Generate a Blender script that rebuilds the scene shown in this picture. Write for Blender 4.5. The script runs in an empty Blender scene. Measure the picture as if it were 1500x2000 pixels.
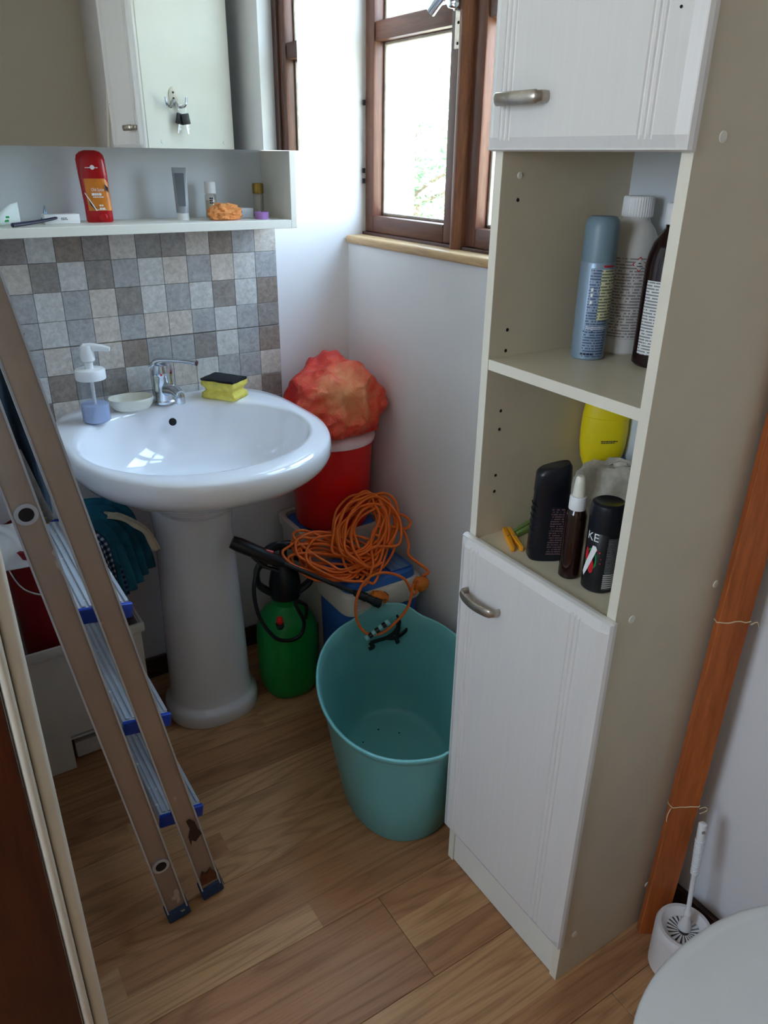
import bpy, bmesh, math, random
from mathutils import Vector, Matrix, noise
R_ = math.radians
random.seed(7)
SC = bpy.context.scene
COL = SC.collection

# ------------------------------------------------------------------ camera
cam_d = bpy.data.cameras.new('camera'); cam = bpy.data.objects.new('camera', cam_d); COL.objects.link(cam)
ax = Vector((0.84238572, -0.53872802, 0.0125863))          # image right in world axes
dn = Vector((-0.21867247, -0.36308927, -0.90573094))       # image down
fw = Vector((0.49251258, 0.76022253, -0.42366621))         # view direction
m = Matrix(((ax.x, -dn.x, -fw.x, 0), (ax.y, -dn.y, -fw.y, 0), (ax.z, -dn.z, -fw.z, 1.4), (0, 0, 0, 1)))
cam.matrix_world = m
cam_d.sensor_fit = 'VERTICAL'; cam_d.sensor_height = 36.0; cam_d.lens = 36.0 * 1483.06 / 2000.0
cam_d.clip_start = 0.02; cam_d.clip_end = 200
SC.camera = cam

# ------------------------------------------------------------------ sky and light
wd = bpy.data.worlds.new('sky'); SC.world = wd; wd.use_nodes = True
wn = wd.node_tree; wn.nodes.clear()
wo = wn.nodes.new('ShaderNodeOutputWorld'); wb = wn.nodes.new('ShaderNodeBackground')
tc = wn.nodes.new('ShaderNodeTexCoord'); sep = wn.nodes.new('ShaderNodeSeparateXYZ'); rp = wn.nodes.new('ShaderNodeValToRGB')
wn.links.new(tc.outputs['Generated'], sep.inputs[0]); wn.links.new(sep.outputs['Z'], rp.inputs[0])
rp.color_ramp.elements[0].position = 0.0; rp.color_ramp.elements[0].color = (0.76, 0.88, 1.0, 1)
rp.color_ramp.elements[1].position = 0.8; rp.color_ramp.elements[1].color = (0.44, 0.67, 1.0, 1)
wn.links.new(rp.outputs[0], wb.inputs['Color']); wb.inputs['Strength'].default_value = 9.0
wn.links.new(wb.outputs[0], wo.inputs[0])
sun_d = bpy.data.lights.new('sun', 'SUN'); sun_d.energy = 14; sun_d.angle = R_(0.6); sun_d.color = (1, .95, .86)
sun = bpy.data.objects.new('sun', sun_d); COL.objects.link(sun)
sun.rotation_euler = (R_(38), R_(-12), R_(0))              # stands high behind the house: no beam enters
def portal(name, loc, rot, sx, sy):
    d = bpy.data.lights.new(name, 'AREA'); d.shape = 'RECTANGLE'; d.size = sx; d.size_y = sy
    d.cycles.is_portal = True
    o = bpy.data.objects.new(name, d); COL.objects.link(o); o.location = loc; o.rotation_euler = rot
portal('window_portal', (1.24, 1.50, 1.72), (0, R_(90), 0), 1.05, 0.86)
portal('hall_portal', (-1.62, 0.30, 1.65), (0, R_(-90), 0), 0.9, 0.7)
vs = SC.view_settings
SC.display_settings.display_device = 'sRGB'
vs.view_transform = 'Standard'; vs.look = 'None'; vs.gamma = 1.0; vs.use_curve_mapping = False
vs.exposure = 0.82
SC.cycles.max_bounces = 12; SC.cycles.diffuse_bounces = 8; SC.cycles.glossy_bounces = 6
SC.cycles.transmission_bounces = 10; SC.cycles.transparent_max_bounces = 16
SC.cycles.sample_clamp_indirect = 8.0; SC.cycles.caustics_reflective = False; SC.cycles.caustics_refractive = False

# ------------------------------------------------------------------ helpers: materials
def c(r, g=None, b=None):
    if g is None: g = b = r
    f = lambda v: (v / 255 / 12.92) if v / 255 <= 0.04045 else ((v / 255 + 0.055) / 1.055) ** 2.4
    return (f(r), f(g), f(b), 1)
class NT:
    def __init__(s, name):
        s.m = bpy.data.materials.new(name); s.m.use_nodes = True; s.t = s.m.node_tree
        s.b = s.t.nodes['Principled BSDF']; s.out = s.t.nodes['Material Output']
    def n(s, typ, **kw):
        nd = s.t.nodes.new(typ)
        for k, v in kw.items():
            if k in nd.inputs: nd.inputs[k].default_value = v
            else: setattr(nd, k, v)
        return nd
    def l(s, a, b): s.t.links.new(a, b)
    def coord(s, kind='Object', scale=(1, 1, 1), rand=False):
        t = s.n('ShaderNodeTexCoord'); mp = s.n('ShaderNodeMapping'); mp.inputs['Scale'].default_value = scale
        s.l(t.outputs[kind], mp.inputs[0])
        if rand:
            oi = s.n('ShaderNodeObjectInfo'); mu = s.n('ShaderNodeMath', operation='MULTIPLY'); mu.inputs[1].default_value = 37.0
            s.l(oi.outputs['Random'], mu.inputs[0]); cb = s.n('ShaderNodeCombineXYZ')
            for i in range(3): s.l(mu.outputs[0], cb.inputs[i])
            s.l(cb.outputs[0], mp.inputs['Location'])
        return mp.outputs[0]
    def noise(s, vec, scale, detail=4, rough=0.55, dist=0):
        nd = s.n('ShaderNodeTexNoise'); nd.inputs['Scale'].default_value = scale; nd.inputs['Detail'].default_value = detail
        nd.inputs['Roughness'].default_value = rough; nd.inputs['Distortion'].default_value = dist
        s.l(vec, nd.inputs['Vector']); return nd.outputs['Fac']
    def ramp(s, fac, stops):
        r = s.n('ShaderNodeValToRGB'); e = r.color_ramp.elements
        while len(e) < len(stops): e.new(0.5)
        for i, (p, col) in enumerate(stops): e[i].position = p; e[i].color = col
        s.l(fac, r.inputs[0]); return r.outputs[0]
    def mix(s, fac, a, b, typ='MIX'):
        x = s.n('ShaderNodeMix', data_type='RGBA', blend_type=typ)
        for sock, v in ((x.inputs[0], fac), (x.inputs[6], a), (x.inputs[7], b)):
            if hasattr(v, 'is_output') or isinstance(v, bpy.types.NodeSocket): s.l(v, sock)
            else: sock.default_value = v
        return x.outputs[2]
    def bump(s, h, strength=0.2, dist=0.001):
        b = s.n('ShaderNodeBump'); b.inputs['Strength'].default_value = strength; b.inputs['Distance'].default_value = dist
        s.l(h, b.inputs['Height']); s.l(b.outputs[0], s.b.inputs['Normal'])
def sc4(col, k): return (min(1, col[0] * k), min(1, col[1] * k), min(1, col[2] * k), 1)
def plain(name, col, rough=0.5, metal=0.0, var=0.06, vscale=12, bump=0.0, bscale=80, spec=0.5, coat=0.0, trans=0.0, ior=1.45, sheen=0):
    t = NT(name); v = t.coord()
    f = t.noise(v, vscale)
    t.l(t.ramp(f, [(0.3, sc4(col, 1 - var)), (0.7, sc4(col, 1 + var))]), t.b.inputs['Base Color'])
    t.b.inputs['Roughness'].default_value = rough; t.b.inputs['Metallic'].default_value = metal
    t.b.inputs['Specular IOR Level'].default_value = spec; t.b.inputs['Coat Weight'].default_value = coat
    t.b.inputs['Transmission Weight'].default_value = trans; t.b.inputs['IOR'].default_value = ior
    t.b.inputs['Sheen Weight'].default_value = sheen
    if bump: t.bump(t.noise(v, bscale, 3), bump, 0.002)
    return t.m
def spotted(name, col, spot, rough, metal=0.0, thr=0.68, scale=90, streak=(1, 1, 1), bump=0.05):
    t = NT(name); v = t.coord(); v2 = t.coord(scale=streak)
    base = t.ramp(t.noise(v, 7), [(0.3, sc4(col, .9)), (0.7, sc4(col, 1.08))])
    sp = t.ramp(t.noise(v2, scale, 2), [(thr, (0, 0, 0, 1)), (thr + .03, (1, 1, 1, 1))])
    t.l(t.mix(sp, base, spot), t.b.inputs['Base Color'])
    t.b.inputs['Roughness'].default_value = rough; t.b.inputs['Metallic'].default_value = metal
    t.bump(t.noise(v, 120, 2), bump, 0.001); return t.m
def wood(name, a, b, axis=2, scale=14, rough=0.45, stretch=0.08, rand=True, bump=0.15, spec=0.4):
    t = NT(name); s = [1, 1, 1]; s[axis] = stretch
    v = t.coord(scale=s, rand=rand)
    f = t.noise(v, scale, 6, 0.6, 0.6); g = t.noise(v, scale * 7, 3, 0.7)
    colr = t.ramp(f, [(0.28, a), (0.5, tuple((a[i] + b[i]) / 2 for i in range(4))), (0.72, b)])
    t.l(t.mix(t.ramp(g, [(.35, (.72, .72, .72, 1)), (.6, (1, 1, 1, 1))]), (0, 0, 0, 1), colr, 'MIX'), t.b.inputs['Base Color'])
    t.b.inputs['Roughness'].default_value = rough; t.b.inputs['Specular IOR Level'].default_value = spec
    t.bump(g, bump, 0.001); return t.m
def printed(name, base, ink, line=0.0032, word=0.006, dens=0.45, rough=0.35, axis_w=0, axis_l=2):
    """rows of small dark print on a label"""
    t = NT(name); tcn = t.n('ShaderNodeTexCoord'); sp = t.n('ShaderNodeSeparateXYZ'); t.l(tcn.outputs['UV'], sp.inputs[0])
    def M(op, a, b=None):
        nd = t.n('ShaderNodeMath', operation=op)
        for i, v in enumerate((a, b)):
            if v is None: continue
            if isinstance(v, bpy.types.NodeSocket): t.l(v, nd.inputs[i])
            else: nd.inputs[i].default_value = v
        return nd.outputs[0]
    row = M('DIVIDE', sp.outputs['Y'], line); frac = M('FRACT', row); rowi = M('FLOOR', row)
    bar = M('MULTIPLY', M('GREATER_THAN', frac, 0.3), M('LESS_THAN', frac, 0.78))
    cb = t.n('ShaderNodeCombineXYZ'); t.l(M('DIVIDE', sp.outputs['X'], word * .35), cb.inputs[0]); t.l(M('MULTIPLY', rowi, 7.3), cb.inputs[1])
    nz = t.n('ShaderNodeTexNoise'); nz.inputs['Scale'].default_value = 1.0; nz.inputs['Detail'].default_value = 1; t.l(cb.outputs[0], nz.inputs['Vector'])
    w = M('GREATER_THAN', nz.outputs['Fac'], dens)
    t.l(t.mix(M('MULTIPLY', bar, w), base, ink), t.b.inputs['Base Color'])
    t.b.inputs['Roughness'].default_value = rough; return t.m
def glass(name, col=(1, 1, 1, 1), refl=.06):
    t = NT(name); t.t.nodes.remove(t.b)
    tr = t.n('ShaderNodeBsdfTransparent'); tr.inputs[0].default_value = col
    gl = t.n('ShaderNodeBsdfGlossy'); gl.inputs['Roughness'].default_value = 0.03
    mx = t.n('ShaderNodeMixShader'); mx.inputs[0].default_value = refl; t.l(tr.outputs[0], mx.inputs[1]); t.l(gl.outputs[0], mx.inputs[2])
    t.l(mx.outputs[0], t.out.inputs[0]); return t.m

# ------------------------------------------------------------------ helpers: geometry
WM = {}
class MB:
    def __init__(s): s.v = []; s.f = []; s.uv = None
    def add(s, vs, fs, M=None):
        n = len(s.v)
        for p in vs: s.v.append(Vector(p) if M is None else M @ Vector(p))
        for f in fs: s.f.append([i + n for i in f])
        return s
    def box(s, x0, x1, y0, y1, z0, z1, M=None):
        return s.add([(x0, y0, z0), (x1, y0, z0), (x1, y1, z0), (x0, y1, z0), (x0, y0, z1), (x1, y0, z1), (x1, y1, z1), (x0, y1, z1)],
                     [(0, 3, 2, 1), (4, 5, 6, 7), (0, 1, 5, 4), (1, 2, 6, 5), (2, 3, 7, 6), (3, 0, 4, 7)], M)
    def loft(s, rings, cap0=True, cap1=True, closed=True, loop=False, M=None):
        n = len(rings[0]); vs = [p for r in rings for p in r]; fs = []
        k = len(rings); last = k if loop else k - 1
        for i in range(last):
            a = i * n; b = ((i + 1) % k) * n
            for j in range(n if closed else n - 1):
                j2 = (j + 1) % n; fs.append((a + j, a + j2, b + j2, b + j))
        if closed and not loop:
            if cap0: fs.append(tuple(reversed(range(n))))
            if cap1: fs.append(tuple(range((k - 1) * n, k * n)))
        return s.add(vs, fs, M)
    def lathe(s, prof, cx=0, cy=0, seg=32, sx=1, sy=1, M=None, a0=0, cap0=True, cap1=True):
        rings = [[(cx + r * sx * math.cos(a0 + 2 * math.pi * i / seg), cy + r * sy * math.sin(a0 + 2 * math.pi * i / seg), z) for i in range(seg)] for r, z in prof]
        return s.loft(rings, cap0, cap1, M=M)
    def tube(s, pts, r, seg=8, closed=False, flat=1.0, up=None, M=None):
        P = [Vector(p) for p in pts]; n = len(P); rs = r if isinstance(r, (list, tuple)) else [r] * n
        rings = []; prev = None
        for i in range(n):
            t = (P[(i + 1) % n] - P[i - 1]) if closed else (P[min(i + 1, n - 1)] - P[max(i - 1, 0)])
            if t.length < 1e-9: t = Vector((0, 0, 1))
            t.normalize()
            if prev is None:
                u = Vector(up) if up else (Vector((0, 0, 1)) if abs(t.z) < .9 else Vector((1, 0, 0)))
            else: u = prev
            u = (u - t * u.dot(t))
            if u.length < 1e-6: u = t.orthogonal()
            u.normalize(); w = t.cross(u); prev = u
            rings.append([P[i] + (u * math.cos(a) * rs[i] + w * math.sin(a) * rs[i] * flat) for a in [2 * math.pi * k / seg for k in range(seg)]])
        return s.loft(rings, not closed, not closed, loop=closed, M=M)
    def bar(s, a, b, wid, thk, side, M=None):
        """rectangular bar from a to b; side = direction of its width"""
        a = Vector(a); b = Vector(b); t = (b - a).normalized(); sd = Vector(side); sd = (sd - t * sd.dot(t)).normalized(); n = t.cross(sd)
        rr = []
        for p in (a, b): rr.append([p + sd * wid / 2 * i + n * thk / 2 * j for i, j in ((-1, -1), (1, -1), (1, 1), (-1, 1))])
        return s.loft(rr, M=M)
    def build(s, name, mat, parent=None, world=True, bev=0, bseg=2, smooth=True, ang=35, kind=None, label=None, subs=0):
        vs = s.v
        if parent is not None and world:
            inv = WM[parent].inverted(); vs = [inv @ p for p in vs]
        me = bpy.data.meshes.new(name); me.from_pydata([tuple(p) for p in vs], [], s.f)
        bm = bmesh.new(); bm.from_mesh(me)
        bmesh.ops.recalc_face_normals(bm, faces=bm.faces)
        if bev:
            ed = [e for e in bm.edges if len(e.link_faces) == 2 and e.calc_face_angle(0) > R_(30)]
            bmesh.ops.bevel(bm, geom=ed, offset=bev, segments=bseg, profile=0.5, affect='EDGES', clamp_overlap=True)
        bm.to_mesh(me); bm.free()
        if s.uv is not None and not bev:
            ul = me.uv_layers.new(name='UVMap')
            for lp in me.loops: ul.data[lp.index].uv = s.uv(s.v[lp.vertex_index])
        if smooth:
            me.shade_smooth(); me.set_sharp_from_angle(angle=R_(ang))
        me.materials.append(mat)
        o = bpy.data.objects.new(name, me); COL.objects.link(o)
        if parent is not None: o.parent = parent; WM[o] = WM[parent]
        else: WM[o] = Matrix.Identity(4)
        if subs:
            md = o.modifiers.new('subsurf', 'SUBSURF'); md.levels = subs; md.render_levels = subs
        if kind: o['kind'] = kind
        if label: o['label'] = label
        return o
def thing(name, label, cat, loc=(0, 0, 0), rz=0, group=None, rot=None):
    o = bpy.data.objects.new(name, None); COL.objects.link(o); o.empty_display_size = .05
    o.location = loc; o.rotation_euler = rot if rot else (0, 0, rz)
    WM[o] = Matrix.Translation(loc) @ o.rotation_euler.to_matrix().to_4x4()
    o['label'] = label; o['category'] = cat
    if group: o['group'] = group
    return o
def tag(o, label, cat, group=None):
    o['label'] = label; o['category'] = cat
    if group: o['group'] = group
    return o
def copy_tree(o, parent=None):
    k = o.copy(); COL.objects.link(k)
    if parent is not None: k.parent = parent
    for ch in list(o.children): copy_tree(ch, k)
    return k
def spline(pts, n=8, closed=False):
    P = [Vector(p) for p in pts]; N = len(P); out = []
    for i in range(N if closed else N - 1):
        g = (lambda k: P[k % N]) if closed else (lambda k: P[max(0, min(N - 1, k))])
        a, b, d, e = g(i - 1), g(i), g(i + 1), g(i + 2)
        for k in range(n):
            t = k / n
            out.append(0.5 * ((2 * b) + (-a + d) * t + (2 * a - 5 * b + 4 * d - e) * t * t + (-a + 3 * b - 3 * d + e) * t ** 3))
    if not closed: out.append(P[-1])
    return out
def lettering(name, txt, size, mat, parent, M, cyl=None, ext=0.0002, align='CENTER', rxy=None, width=None):
    """flat letters in the XY plane of M; with cyl=r they wrap round an upright cylinder whose axis is M's origin and whose front is -Y"""
    cu = bpy.data.curves.new(name, 'FONT'); cu.body = txt; cu.size = size; cu.align_x = align; cu.align_y = 'CENTER'
    cu.resolution_u = 2
    if cyl is None: cu.extrude = ext
    tmp = bpy.data.objects.new('tmp', cu); COL.objects.link(tmp)
    me = bpy.data.meshes.new_from_object(tmp, depsgraph=bpy.context.evaluated_depsgraph_get())
    bpy.data.objects.remove(tmp)
    if width:
        xs = [v.co.x for v in me.vertices]; k = width / max(1e-6, (max(xs) - min(xs)))
        for v in me.vertices: v.co.x *= k
    inv = WM[parent].inverted()
    for v in me.vertices:
        p = v.co.copy()
        if cyl:
            rx, ry = (cyl, cyl) if not rxy else rxy
            a = p.x / cyl; p = Vector(((rx + ext) * math.sin(a), -(ry + ext) * math.cos(a), p.y))
        v.co = inv @ (M @ p)
    me.materials.append(mat)
    o = bpy.data.objects.new(name, me); COL.objects.link(o); o.parent = parent; WM[o] = WM[parent]
    return o
def band(r, z0, z1, a0, a1, seg=16, ry=None, nz=1, rfun=None):
    """patch of a cylinder surface facing angle range (radians, 0 = -Y, positive towards +X), local coords"""
    mb = MB(); ry = ry or r; rings = []
    for k in range(nz + 1):
        z = z0 + (z1 - z0) * k / nz; rr = rfun(z) if rfun else 1.0
        rings.append([(r * rr * math.sin(a0 + (a1 - a0) * i / seg), -ry * rr * math.cos(a0 + (a1 - a0) * i / seg), z) for i in range(seg + 1)])
    mb.loft(rings, closed=False)
    mb.uv = lambda p: (math.atan2(p.x / r, -p.y / ry) * r, p.z)
    return mb
def face_cam(x, y):
    """rotation about Z that turns local -Y towards the doorway where the viewer stands"""
    return math.atan2(-y, -x) + math.pi / 2

# ------------------------------------------------------------------ materials
M = {}
def wall_mat(name, col, rough=0.6):
    t = NT(name); v = t.coord()
    f = t.noise(v, 2.2, 5); g = t.noise(v, 60, 4)
    t.l(t.ramp(f, [(0.3, sc4(col, .96)), (0.7, sc4(col, 1.03))]), t.b.inputs['Base Color'])
    t.b.inputs['Roughness'].default_value = rough; t.bump(g, 0.06, 0.002); return t.m
M['wall'] = wall_mat('painted_wall', c(229, 226, 226), .45)
M['wall_beige'] = wall_mat('beige_wall', c(226, 218, 202))
M['ceiling'] = wall_mat('ceiling_paint', c(228, 226, 220))
M['casing'] = plain('cream_gloss_paint', c(214, 205, 188), .3, var=.05)
M['dark_base'] = wood('dark_skirting', c(52, 34, 24), c(80, 52, 38), 0)
M['white_lam'] = plain('white_laminate', c(226, 223, 212), .4, var=.02, bump=.03, bscale=200)
M['cream_lam'] = plain('cream_laminate', c(206, 195, 172), .42, var=.03, bump=.04, bscale=160)
M['edge_lam'] = plain('edge_band', c(224, 217, 200), .4, var=.03)
M['back_lam'] = plain('blue_white_hardboard', c(208, 214, 220), .5, var=.02)
def door_mat():
    t = NT('white_foil_door'); v = t.coord(scale=(1, 1, .04)); g = t.noise(v, 160, 4, .7)
    t.l(t.ramp(g, [(.3, c(218, 213, 208)), (.65, c(222, 217, 212))]), t.b.inputs['Base Color'])
    t.b.inputs['Roughness'].default_value = .38; t.bump(g, .06, .001); return t.m
M['door_foil'] = door_mat()
M['steel'] = plain('brushed_nickel', c(178, 168, 156), .32, .9, var=.18, vscale=60)
M['chrome'] = plain('chrome', c(205, 210, 216), .14, 1.0, var=.02)
M['ceramic'] = plain('white_ceramic', c(236, 236, 240), .07, var=.01, spec=.6, coat=.5)
M['ceramic_ped'] = plain('pedestal_ceramic', c(222, 221, 224), .12, var=.02, coat=.4)
M['mirror'] = plain('silvered_mirror', c(226, 228, 226), .0, 1.0, var=.0)
M['hole'] = plain('dark_hole', c(22, 18, 16), .8)
M['red_wood'] = wood('stained_window_wood', c(78, 44, 34), c(128, 82, 64), 2, 22, .35)
M['red_wood_y'] = wood('stained_window_wood_rail', c(78, 44, 34), c(128, 82, 64), 1, 22, .35)
M['dark_wood'] = wood('dark_rebate_wood', c(60, 30, 22), c(92, 52, 38), 2, 22, .35)
M['astragal'] = wood('orange_brown_moulding', c(110, 62, 38), c(156, 98, 62), 2, 26, .3)
M['sill'] = wood('pale_pine_sill', c(190, 150, 104), c(222, 186, 140), 1, 18, .45)
M['bead'] = plain('weathered_glazing_bead', c(150, 138, 126), .6, var=.25, vscale=40)
M['glass'] = glass('window_glass', (.97, .99, .98, 1))
M['plank'] = wood('orange_varnished_plank', c(156, 78, 34), c(200, 110, 56), 2, 16, .35)
M['door_wood'] = wood('dark_brown_door_wood', c(52, 20, 10), c(104, 46, 22), 2, 12, .4, stretch=.12)
M['string'] = plain('jute_string', c(216, 190, 150), .8)
M['alu'] = spotted('aluminium_with_paint', c(188, 192, 200), c(232, 233, 235), .38, .45, .66, 60, (1, 1, 1))
M['alu_edge'] = plain('aluminium_edge', c(196, 204, 216), .33, .5, var=.08)
M['alu_brown'] = spotted('dirty_bronze_aluminium', c(172, 156, 144), c(206, 200, 192), .42, .55, .72, 40, (1, 1, .5))
M['blue_pl'] = plain('blue_plastic', c(18, 62, 170), .4)
M['blue_foot'] = spotted('dirty_blue_rubber', c(28, 56, 92), c(150, 150, 145), .6, 0, .66, 60)
M['rust'] = plain('rust_patch', c(96, 52, 26), .8, var=.3, vscale=90)
M['dark_glue'] = plain('dark_brown_glue', c(56, 34, 26), .5)
M['cooler_blue'] = plain('cooler_blue', c(52, 104, 182), .4)
M['cooler_white'] = plain('cooler_white', c(206, 200, 188), .45, var=.06)
M['red_pl'] = plain('red_bin_plastic', c(218, 24, 22), .3, var=.06)
M['bin_rim'] = plain('pinkish_white_rim', c(232, 196, 196), .35)
M['cord'] = plain('orange_cord', c(226, 104, 26), .42, var=.1, vscale=30)
M['plug'] = spotted('worn_orange_plug', c(206, 110, 24), c(120, 66, 20), .5, 0, .6, 60)
M['black'] = plain('black_plastic', c(20, 21, 24), .35, var=.1)
M['black_soft'] = plain('black_matt', c(14, 15, 17), .55)
M['green'] = plain('green_tank', c(14, 138, 60), .38, var=.08)
M['red_knob'] = plain('red_valve', c(226, 30, 24), .35)
M['tub'] = plain('turquoise_tub', c(104, 168, 168), .36, var=.03)
M['tub_rim'] = plain('turquoise_rim', c(126, 198, 200), .36)
M['dirt'] = plain('dark_dirt', c(30, 40, 38), .9)
M['white_pl'] = plain('white_plastic', c(232, 232, 232), .35, var=.02)
M['cream_pl'] = plain('cream_plastic', c(224, 220, 206), .35, var=.03)
M['crate_pl'] = plain('offwhite_crate', c(214, 208, 198), .5, var=.04)
M['dark_red'] = plain('dark_red_bucket', c(136, 16, 20), .32, var=.08)
M['yellow'] = plain('yellow_plastic', c(232, 208, 22), .35)
M['yellow_foam'] = plain('yellow_foam', c(228, 210, 96), .9, var=.12, vscale=60, bump=.6, bscale=350)
M['scour'] = plain('black_scouring_pad', c(22, 22, 26), .95, var=.5, vscale=200, bump=.8, bscale=500)
M['toilet'] = plain('toilet_white', c(224, 224, 222), .25, var=.02)
M['brush_pl'] = plain('brush_white', c(226, 222, 220), .4)
M['towel'] = plain('grey_towel', c(184, 176, 160), .95, var=.14, vscale=90, bump=.9, bscale=420, sheen=.4)
M['teal_rag'] = plain('teal_rag', c(22, 92, 112), .9, var=.3, vscale=30, bump=.5, bscale=200)
M['beige_rag'] = plain('beige_rag', c(196, 180, 152), .9, var=.15, vscale=30, bump=.5, bscale=200)
M['jacket'] = plain('dark_navy_cloth', c(30, 46, 60), .9, var=.5, vscale=18, bump=.6, bscale=150)
M['grey_cloth'] = plain('grey_brown_cloth', c(92, 84, 78), .9, var=.35, vscale=30)
M['gold'] = plain('gold_cap', c(150, 122, 62), .3, .9)
M['purple'] = plain('purple_wax', c(168, 122, 190), .35)
M['orange_sponge'] = plain('orange_loofah', c(224, 146, 84), .85, var=.2, vscale=40, bump=.9, bscale=160)
M['teal_pack'] = plain('white_teal_tube', c(222, 232, 230), .3)
M['green_cap'] = plain('green_cap', c(20, 150, 70), .35)
M['navy_pen'] = plain('navy_brush', c(24, 28, 52), .3)
M['foil_blue'] = plain('clear_blue_film', c(120, 150, 176), .2, var=.3, vscale=60)
M['grey_tube'] = plain('translucent_grey_tube', c(150, 156, 160), .3)
M['dark_tube'] = printed('dark_tube_print', c(98, 104, 110), c(160, 165, 170), .006, .01, .5)
M['red_deo'] = plain('red_deodorant', c(176, 14, 24), .22, var=.03)
M['amber_lbl'] = plain('amber_label', c(214, 128, 42), .3, var=.15, vscale=30)
M['ink_white'] = plain('white_ink', c(240, 240, 238), .4)
M['ink_dark'] = plain('dark_ink', c(30, 34, 60), .4)
M['ink_red'] = plain('red_ink', c(200, 30, 40), .4)
M['ink_green'] = plain('green_ink', c(20, 140, 60), .4)
M['aer_body'] = plain('silver_blue_can', c(140, 160, 178), .32, .35, var=.03)
M['aer_cap'] = plain('grey_blue_cap', c(112, 134, 146), .4)
M['aer_print'] = printed('can_small_print', c(140, 158, 180), c(60, 82, 116), .0042, .010, .42)
M['aer_lbl'] = printed('cream_can_label', c(214, 214, 176), c(112, 114, 96), .0046, .012, .40)
M['bottle_lbl'] = printed('white_bottle_print', c(206, 200, 196), c(136, 126, 124), .0046, .014, .42)
M['bottle_white'] = plain('offwhite_bottle', c(206, 202, 196), .4)
M['brown_glass'] = plain('brown_bottle', c(30, 12, 12), .12, spec=.6)
M['paper_lbl'] = printed('paper_bottle_label', c(226, 226, 222), c(130, 130, 134), .0044, .014, .38)
M['gel'] = plain('black_gel_bottle', c(17, 20, 28), .3)
M['gel_print'] = printed('faint_gel_print', c(19, 21, 28), c(110, 84, 84), .0042, .008, .44)
M['can_print'] = printed('grey_can_print', c(50, 52, 54), c(120, 122, 122), .0028, .004, .40)
M['barcode'] = printed('barcode_print', c(204, 206, 200), c(34, 36, 36), .0036, .5, .05)
M['amber'] = plain('amber_spray_bottle', c(34, 13, 8), .1, spec=.7)
M['clear'] = glass('clear_plastic', (.86, .88, .89, 1), .08)
M['liquid'] = plain('blue_liquid_soap', c(176, 190, 228), .12, spec=.5)
M['silver_jar'] = glass('clear_jar', (.86, .82, .76, 1), .10)
M['peg_orange'] = plain('orange_peg', c(236, 158, 24), .4)
M['peg_green'] = plain('green_peg', c(122, 150, 84), .45)
M['peg_purple'] = plain('purple_peg', c(120, 78, 140), .4)
M['peg_yellow'] = plain('yellow_peg', c(220, 206, 60), .4)
M['leaf'] = plain('green_leaves', c(96, 134, 74), .6, var=.4, vscale=5)
M['leaf2'] = plain('pale_leaves', c(150, 160, 100), .6, var=.4, vscale=5)
M['bark'] = plain('bark', c(110, 92, 76), .9, var=.3)
M['ground'] = plain('dry_ground', c(188, 180, 150), .95, var=.15, vscale=1)
M['comb'] = plain('pale_blue_grille', c(120, 160, 206), .4)
M['teal_clip'] = plain('pale_teal_plastic', c(136, 190, 190), .4)

def gingham():
    t = NT('navy_gingham'); v = t.coord('UV', (1, 1, 1)); ch = t.n('ShaderNodeTexChecker'); ch.inputs['Scale'].default_value = 1
    sp = t.n('ShaderNodeSeparateXYZ'); t.l(v, sp.inputs[0])
    def sq(sock):
        a = t.n('ShaderNodeMath', operation='DIVIDE'); t.l(sock, a.inputs[0]); a.inputs[1].default_value = .014
        b = t.n('ShaderNodeMath', operation='FRACT'); t.l(a.outputs[0], b.inputs[0])
        d = t.n('ShaderNodeMath', operation='GREATER_THAN'); t.l(b.outputs[0], d.inputs[0]); d.inputs[1].default_value = .45; return d.outputs[0]
    ad = t.n('ShaderNodeMath', operation='ADD'); t.l(sq(sp.outputs[0]), ad.inputs[0]); t.l(sq(sp.outputs[1]), ad.inputs[1])
    dv = t.n('ShaderNodeMath', operation='MULTIPLY'); t.l(ad.outputs[0], dv.inputs[0]); dv.inputs[1].default_value = .5
    t.l(t.ramp(dv.outputs[0], [(0, c(196, 204, 208)), (.5, c(70, 90, 120)), (1, c(14, 24, 54))]), t.b.inputs['Base Color'])
    t.b.inputs['Roughness'].default_value = .9; return t.m
M['gingham'] = gingham()
def bag_mat():
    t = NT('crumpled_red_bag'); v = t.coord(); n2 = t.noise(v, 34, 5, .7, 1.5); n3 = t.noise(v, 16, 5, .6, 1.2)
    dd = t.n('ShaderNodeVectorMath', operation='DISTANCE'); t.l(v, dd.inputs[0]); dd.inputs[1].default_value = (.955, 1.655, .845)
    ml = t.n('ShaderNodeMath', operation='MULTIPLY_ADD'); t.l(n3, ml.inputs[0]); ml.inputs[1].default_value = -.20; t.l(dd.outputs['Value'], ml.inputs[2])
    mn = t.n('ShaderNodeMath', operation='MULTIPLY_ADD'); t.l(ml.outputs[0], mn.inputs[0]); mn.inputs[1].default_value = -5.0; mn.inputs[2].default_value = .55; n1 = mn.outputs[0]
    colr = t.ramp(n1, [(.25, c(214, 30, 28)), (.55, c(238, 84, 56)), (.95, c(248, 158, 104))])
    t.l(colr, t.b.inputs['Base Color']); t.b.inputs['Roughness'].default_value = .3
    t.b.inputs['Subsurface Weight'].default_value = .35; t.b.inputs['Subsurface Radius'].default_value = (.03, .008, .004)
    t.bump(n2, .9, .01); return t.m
M['bag'] = bag_mat()
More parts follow.
